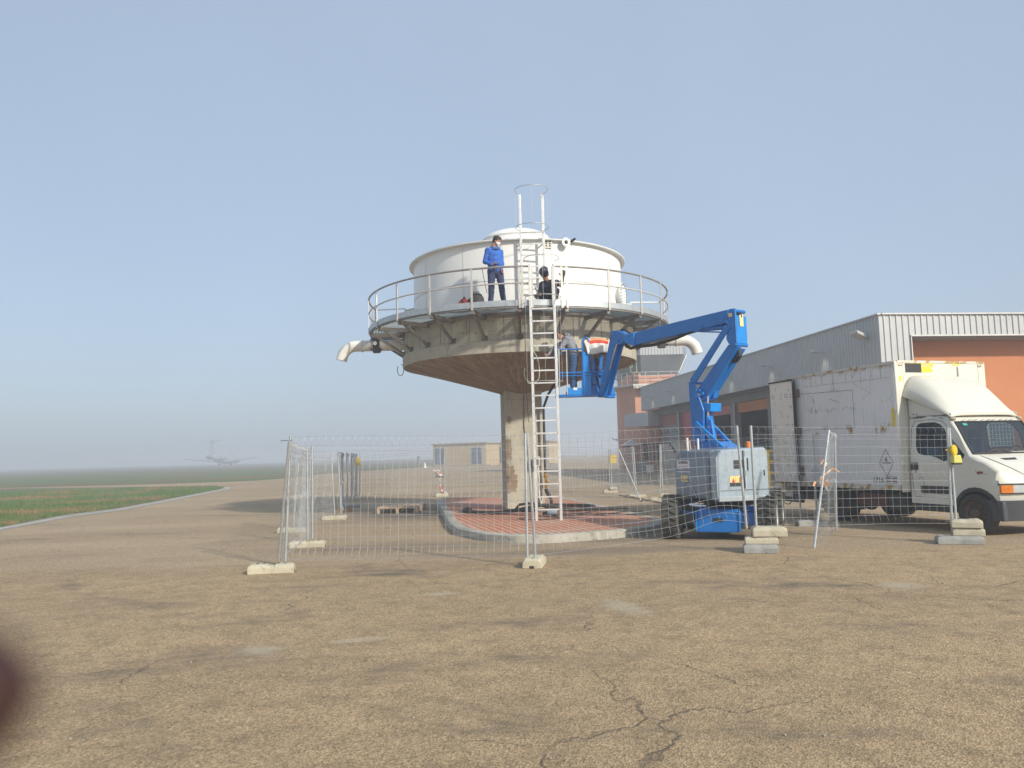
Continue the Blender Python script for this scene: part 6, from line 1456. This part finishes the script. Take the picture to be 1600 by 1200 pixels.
def hand_caps(w, d, up, side, mi=0, curl=.5, sc=1.0):
    """five fingers; w wrist, d along the hand, up back-of-hand normal, side thumb direction"""
    d = d.normalized(); side = (side - d*side.dot(d)).normalized(); nrm = d.cross(side); 
    if nrm.dot(up) < 0: nrm = -nrm
    caps = []; pal = w + d*.085*sc
    for k in (-1, 0, 1): caps.append((w+d*.02*sc+side*k*.016*sc, .020*sc, pal+side*k*.026*sc, .015*sc, mi))
    for k, L_ in ((1.5,.072),(.5,.080),(-.5,.074),(-1.5,.058)):
        b_ = pal + side*k*.0205*sc; c1_ = b_ + (d - nrm*curl*.6).normalized()*L_*.5*sc; c2_ = c1_ + (d*.7 - nrm*curl*1.3).normalized()*L_*.5*sc
        caps += [(b_, .0095*sc, c1_, .0088*sc, mi), (c1_, .0088*sc, c2_, .0072*sc, mi)]
    tb = w + d*.03*sc + side*.025*sc; t1_ = tb + (d*.6+side*.8-nrm*.2).normalized()*.04*sc; t2_ = t1_ + (d*.9+side*.2-nrm*.5).normalized()*.032*sc
    caps += [(tb,.014*sc,t1_,.0105*sc,mi),(t1_,.0105*sc,t2_,.0085*sc,mi)]
    return caps
def head_caps(c, f, u, mi=0):
    """c centre of skull, f facing, u up"""
    f = f.normalized(); u = (u-f*u.dot(f)).normalized(); s = f.cross(u)
    return [(c+u*.02-f*.02,.088,c+u*.02+f*.02,.080,mi),(c-u*.02+f*.015,.078,c-u*.085+f*.045,.048,mi),(c+f*.085-u*.005,.012,c+f*.105-u*.035,.015,mi),
            (c+s*.078-u*.015,.012,c+s*.084-u*.045,.010,mi),(c-s*.078-u*.015,.012,c-s*.084-u*.045,.010,mi),(c-u*.068+f*.083,.011,c-u*.068+f*.083+s*.012,.011,mi),
            (c+u*.03+f*.082+s*.03,.010,c+u*.03+f*.082-s*.03,.010,mi),(c-u*.055-f*.02,.055,c-u*.135-f*.03,.052,mi)], f, u, s
def eyes(root, c, f, u, s):
    mb = MB(); mb.ball(c+f*.083+u*.008+s*.030,.010,8); mb.ball(c+f*.083+u*.008-s*.030,.010,8); mb.build('eye', ink, root)
def person(label, B, J, cl, head, extra_caps=(), fold=.010):
    root = thing('person', label, 'person', B)
    q = lambda k: Vector(B)+Vector(J[k])
    hc, f, u, s = head_caps(Vector(B)+Vector(head[0]), Vector(head[1]), Vector(head[2]))
    body = list(hc); nk = q('neck'); hcc = Vector(B)+Vector(head[0])
    body += [(hcc-u*.09-f*.02,.055,nk,.058,0),(nk,.06,q('chest'),.12,0),(q('chest'),.13,q('belly'),.115,0),(q('belly'),.115,q('hip'),.12,0),(q('sl'),.062,q('sr'),.062,0)]
    for a in 'lr':
        body += [(q('s'+a),.052,q('e'+a),.040,0),(q('e'+a),.038,q('w'+a),.025,0),(q('h'+a),.085,q('k'+a),.055,0),(q('k'+a),.055,q('a'+a),.036,0),(q('a'+a),.036,q('a'+a)+Vector(J['toe'+a]),.034,0)]
        hd = Vector(J.get('hd'+a, q('w'+a)-q('e'+a))); body += hand_caps(q('w'+a), hd, Vector(J.get('up'+a,(0,0,1))), Vector(J.get('th'+a,(1,0,0))), 0, J.get('curl',.6))
    body = skin_mesh('body', body, [skin], .0085, root, 2)
    g_ = .020
    tp_ = [(nk-V(0,0,.03),.075,q('chest'),.13+g_,0),(q('sl'),.072+g_*.5,q('sr'),.072+g_*.5,0),(q('chest')+(q('sl')-q('chest'))*.45,.115,q('belly')+(q('hl')-q('hip'))*.8,.115,0),(q('chest')+(q('sr')-q('chest'))*.45,.115,q('belly')+(q('hr')-q('hip'))*.8,.115,0),
           (q('chest'),.13+g_,q('belly'),.137,0),(q('belly'),.137,q('hip')+V(0,0,.07),.137,0),(q('belly')+(q('hl')-q('hip'))*.7,.118,q('hip')+(q('hl')-q('hip'))*.6+V(0,0,.0),.115,0),(q('belly')+(q('hr')-q('hip'))*.7,.118,q('hip')+(q('hr')-q('hip'))*.6,.115,0)]
    for a in 'lr': tp_ += [(q('s'+a),.072,q('e'+a),.056,0),(q('e'+a),.056,q('w'+a),.040,0)]
    skin_mesh(cl[0], tp_, [cl[1]], .012, root, 3, fold)
    tr_ = [(q('hip')+V(0,0,.02),.13,q('hip')-V(0,0,.01),.125,0)]
    for a in 'lr': tr_ += [(q('h'+a),.105,q('k'+a),.076,0),(q('k'+a),.076,q('a'+a)+V(0,0,.03),.062,0)]
    skin_mesh('trousers', tr_, [cl[2]], .012, root, 3, fold)
    for a in 'lr':
        t_ = Vector(J['toe'+a]); skin_mesh('shoe', [(q('a'+a)-V(0,0,.03)-t_*.25,.045,q('a'+a)-V(0,0,.03)+t_*1.1,.042,0),(q('a'+a),.05,q('a'+a)-V(0,0,.03),.05,0)], [blackp], .012, root, 2)
    return root, hcc, f, u, s
def hair(root, c, f, u, s, mat=hairm, low=.0):
    caps = [(c+u*.030-f*.03,.092,c+u*.038+f*.015,.082,0),(c+u*.02-f*.045,.080,c-u*.045-f*.05,.055,0),(c+s*.045+u*.02-f*.01,.055,c+s*.05-u*.02-f*.025,.040,0),(c-s*.045+u*.02-f*.01,.055,c-s*.05-u*.02-f*.025,.040,0)]
    return skin_mesh('hair', caps, [mat], .009, root, 1, .006, 40)
bluej = PM('royal_blue_jacket', (.025,.13,.50), (.02,.10,.42), 5, .75, 0, .15, 60); navyt = PM('navy_trousers', (.035,.05,.13), (.028,.04,.10), 5, .85, 0, .15, 60)
# 1: standing on the walkway, looking down at a controller
B = V(-.33, 17.98, 5.11)
J = dict(neck=(.00,.0,1.47),chest=(-.01,.01,1.27),belly=(-.0,.0,1.08),hip=(.0,.0,.93),sl=(-.155,-.06,1.39),sr=(.13,.10,1.38),el=(-.24,-.05,1.12),wl=(-.07,-.21,1.01),er=(.17,.10,1.10),wr=(.15,-.08,.94),
         hdl=(.2,-.08,-.03),hdr=(.0,-.05,-.2),hl=(-.085,0,.90),hr=(.095,0,.90),kl=(-.10,-.02,.48),kr=(.15,-.02,.48),al=(-.12,.02,.08),ar=(.19,.02,.08),toel=(-.03,-.11,-.02),toer=(.05,-.11,-.02),thl=(0,-.2,1),thr=(0,-.2,1),curl=.9)
r1, hc, f, u, s = person('man in a royal blue jacket and face mask standing on the walkway, looking down', B, J, ('jacket', bluej, navyt), ((.065,-.03,1.63),(.88,-.30,-.55),(.45,-.15,.9)))
hair(r1, hc, f, u, s); eyes(r1, hc, f, u, s)
skin_mesh('face_mask', [(hc-u*.03+f*.078,.034,hc-u*.075+f*.066,.040,0),(hc-u*.05+f*.05+s*.045,.036,hc-u*.05+f*.05-s*.045,.036,0)], [whitep], .008, r1, 2)
skin_mesh('hood', [(B+V(-.09,.07,1.47),.05,B+V(.08,.09,1.47),.05,0),(B+V(-.10,.03,1.46),.042,B+V(-.02,-.09,1.42),.035,0),(B+V(.10,.03,1.46),.042,B+V(.05,-.09,1.42),.035,0)], [PM('blue_hood_lining',(.06,.13,.36),None,4,.9)], .012, r1, 2, .006)
MB().beam(B+V(-.03,-.30,1.0), B+V(.11,-.27,1.0), .07, .035).build('controller', blackp, thing('controller', 'black handheld controller held by the man in the blue jacket', 'controller', B+V(0,-.27,1)), bevel=.008)
# 2: crouching welder
B = V(.93, 18.02, 5.11)
dn = PM('dark_navy_overall', (.022,.028,.055), (.015,.018,.035), 5, .85, 0, .15, 60)
J = dict(neck=(-.04,-.16,.60),chest=(.02,-.06,.50),belly=(.05,.04,.36),hip=(.06,.12,.26),sl=(-.15,-.12,.53),sr=(.20,-.08,.56),el=(-.21,-.26,.33),wl=(-.24,-.38,.25),er=(.30,-.14,.50),wr=(.33,-.18,.66),
         hl=(-.06,.10,.24),hr=(.11,.10,.24),kl=(-.20,-.24,.30),kr=(.18,-.22,.34),al=(-.14,.02,.07),ar=(.13,-.04,.07),toel=(-.05,-.11,-.02),toer=(.02,-.11,-.02),hdl=(-.1,-.2,-.1),hdr=(.03,-.05,.2),upr=(0,-1,0),thr=(-1,0,0),curl=.9)
r2, hc, f, u, s = person('welder in dark clothes and helmet crouching behind the ladder, one gloved hand up', B, J, ('overall_top', dn, dn), ((-.09,-.30,.72),(-.25,-.70,-.62),(-.15,-.55,.75)))
hair(r2, hc, f, u, s); eyes(r2, hc, f, u, s)
skin_mesh('welding_helmet', [(hc+u*.07+f*.03,.115,hc+u*.14+f*.09,.10,0),(hc+u*.05+f*.0,.10,hc+u*.10-f*.05,.09,0)], [PM('black_helmet',(.03,.032,.045),None,5,.3)], .012, r2, 2)
MB().beam(hc+u*.17+f*.17-s*.05, hc+u*.17+f*.17+s*.05, .012, .05, u).build('helmet_visor', PM('violet_visor',(.10,.10,.20),None,5,.15), r2, smooth=False)
for a in ('wl','wr'):
    w_ = B+Vector(J[a]); d_ = Vector(J['hd'+a[1]]).normalized(); skin_mesh('glove', hand_caps(w_, d_, V(0,-1,0), V(-1,0,0), 0, .7, 1.32) + [(w_-d_*.09,.048,w_+d_*.02,.036,0)], [dark], .010, r2, 2)
tor = thing('welding_torch', 'small welding torch with a cable, held low by the crouching welder', 'torch', B+V(-.3,-.45,.25)); MB().tube([B+V(-.29,-.44,.30),B+V(-.33,-.48,.36),B+V(-.34,-.50,.42)],[.014,.012,.008],8).build('torch_body', bolt, tor); MB().tube([B+V(-.27,-.42,.26),B+V(-.30,-.5,.12),B+V(-.42,-.5,.02),B+V(-.5,-.4,.0)],.011,6).build('cable', ink, tor)
# 3: man in the lift basket, bent forward to the left
B = V(1.42, 17.98, 3.01)
jeans = PM('blue_jeans', (.035,.09,.20), (.025,.065,.15), 6, .85, 0, .15, 80); grey_s = PM('grey_sweatshirt', (.25,.26,.29), (.20,.21,.24), 5, .9, 0, .15, 60)
J = dict(neck=(-.15,.02,1.36),chest=(-.05,.0,1.24),belly=(.03,.0,1.06),hip=(.05,0,.90),sl=(-.12,-.16,1.30),sr=(-.08,.16,1.30),el=(-.27,-.20,1.06),wl=(-.36,-.08,.86),er=(-.36,.14,1.16),wr=(-.54,.06,.96),
         hl=(.04,-.09,.88),hr=(.06,.09,.88),kl=(.0,-.11,.47),kr=(.04,.10,.47),al=(.0,-.10,.08),ar=(.06,.11,.08),toel=(-.12,-.02,-.02),toer=(-.12,.02,-.02),hdl=(.08,-.08,-.14),hdr=(-.2,0,-.10),thl=(0,-1,.3),thr=(0,-.4,1),curl=.8)
r3, hc, f, u, s = person('man in a grey sweatshirt and jeans bending forward in the raised lift basket', B, J, ('sweatshirt', grey_s, jeans), ((-.27,.0,1.45),(-.80,-.20,-.50),(-.5,-.1,.85)))
hair(r3, hc, f, u, s, PM('greying_brown_hair',(.07,.045,.032),(.04,.028,.02),30,.7,0,.5,200)); eyes(r3, hc, f, u, s)
skin_mesh('hood', [(B+V(-.06,-.07,1.40),.05,B+V(-.06,.08,1.40),.05,0),(B+V(-.12,-.05,1.42),.04,B+V(-.12,.05,1.42),.04,0)], [grey_s], .012, r3, 2, .006)
skin_mesh('beard', [(hc-u*.075+f*.06,.030,hc-u*.095+f*.045,.032,0)], [hairm], .008, r3, 1)
tl_ = thing('hand_tool', 'small dark tool in the hand of the man in the grey sweatshirt', 'tool', B+V(-.6,.05,.9)); MB().tube([B+V(-.60,.04,.96),B+V(-.66,.03,.90)],[.02,.025],10).build('handle', blackp, tl_); MB().tube([B+V(-.66,.03,.90),B+V(-.72,.02,.86)],.009,8).build('shank', bolt, tl_)
# photographer's hand, a fingertip just inside the lower left of the frame, out of focus
hs = PM('shaded_reddish_skin', (.042,.014,.012), (.035,.012,.011), 9, .6)  # skin darkened in its colour for the shade on the finger
D = .078; tipc = C0 + (cF + cR*((-72-800)/FPX) + cU*((600-1095)/FPX))*D
ph = thing('hand', 'blurred reddish brown fingertip of the photographer, close to the lens', 'hand', tipc)
d_ = (-cR*.9 - cU*.32 - cF*.12).normalized(); caps = []
caps += [(tipc,.0078,tipc+d_*.022,.0085,0),(tipc+d_*.022,.0085,tipc+d_*.045+V(0,0,-.004),.0092,0),(tipc+d_*.045+V(0,0,-.004),.0092,tipc+d_*.085+V(0,0,-.014),.011,0)]
kb = tipc+d_*.085+V(0,0,-.014); sd = cU.cross(d_).normalized()
if sd.dot(cF) > 0: sd = -sd
dw = -cU
for k, L_ in ((1,.078),(2,.072),(3,.055)):
    b_ = kb + dw*.021*k + d_*.004*k; m1 = b_ - d_*L_*.42 + sd*.022; m2 = m1 - d_*L_*.18 + sd*.026; caps += [(b_,.0105,m1,.0092,0),(m1,.0092,m2,.0082,0)]
pw = kb + d_*.085 + dw*.032
for k in range(4): caps.append((kb+dw*.021*k,.013,pw+dw*(.010*(k-1.5)),.020,0))
caps += [(kb+d_*.05+sd*.02,.017,kb+d_*.01+sd*.045-dw*.01,.012,0),(kb+d_*.01+sd*.045-dw*.01,.012,kb-d_*.02+sd*.05-dw*.012,.0095,0),(pw,.028,pw+d_*.05,.027,0),(pw+d_*.05,.027,pw+d_*.22+dw*.05,.038,0)]
hb = skin_mesh('fingers', caps, [hs], .0022, ph, 3)
caps = [(pw+d_*.07,.036,pw+d_*.22+dw*.05,.045,0),(pw+d_*.22+dw*.05,.045,pw+d_*.36+dw*.12,.052,0)]
skin_mesh('sleeve', caps, [dn], .006, ph, 2, .003, 30)
# ================================================================ fog
m, t, b = newmat('fog'); t.nodes.remove(b); vol = NN(t,'ShaderNodeVolumePrincipled'); vol.inputs['Color'].default_value = (.76,.82,.90,1); vol.inputs['Density'].default_value = .0035; vol.inputs['Anisotropy'].default_value = .1
t.links.new(vol.outputs[0], t.nodes['Material Output'].inputs['Volume'])
hz_ = MB().bx(-1900,1900,-310,2500,-1.5,13.5).build('haze', m, smooth=False); struct(hz_, 'stuff')
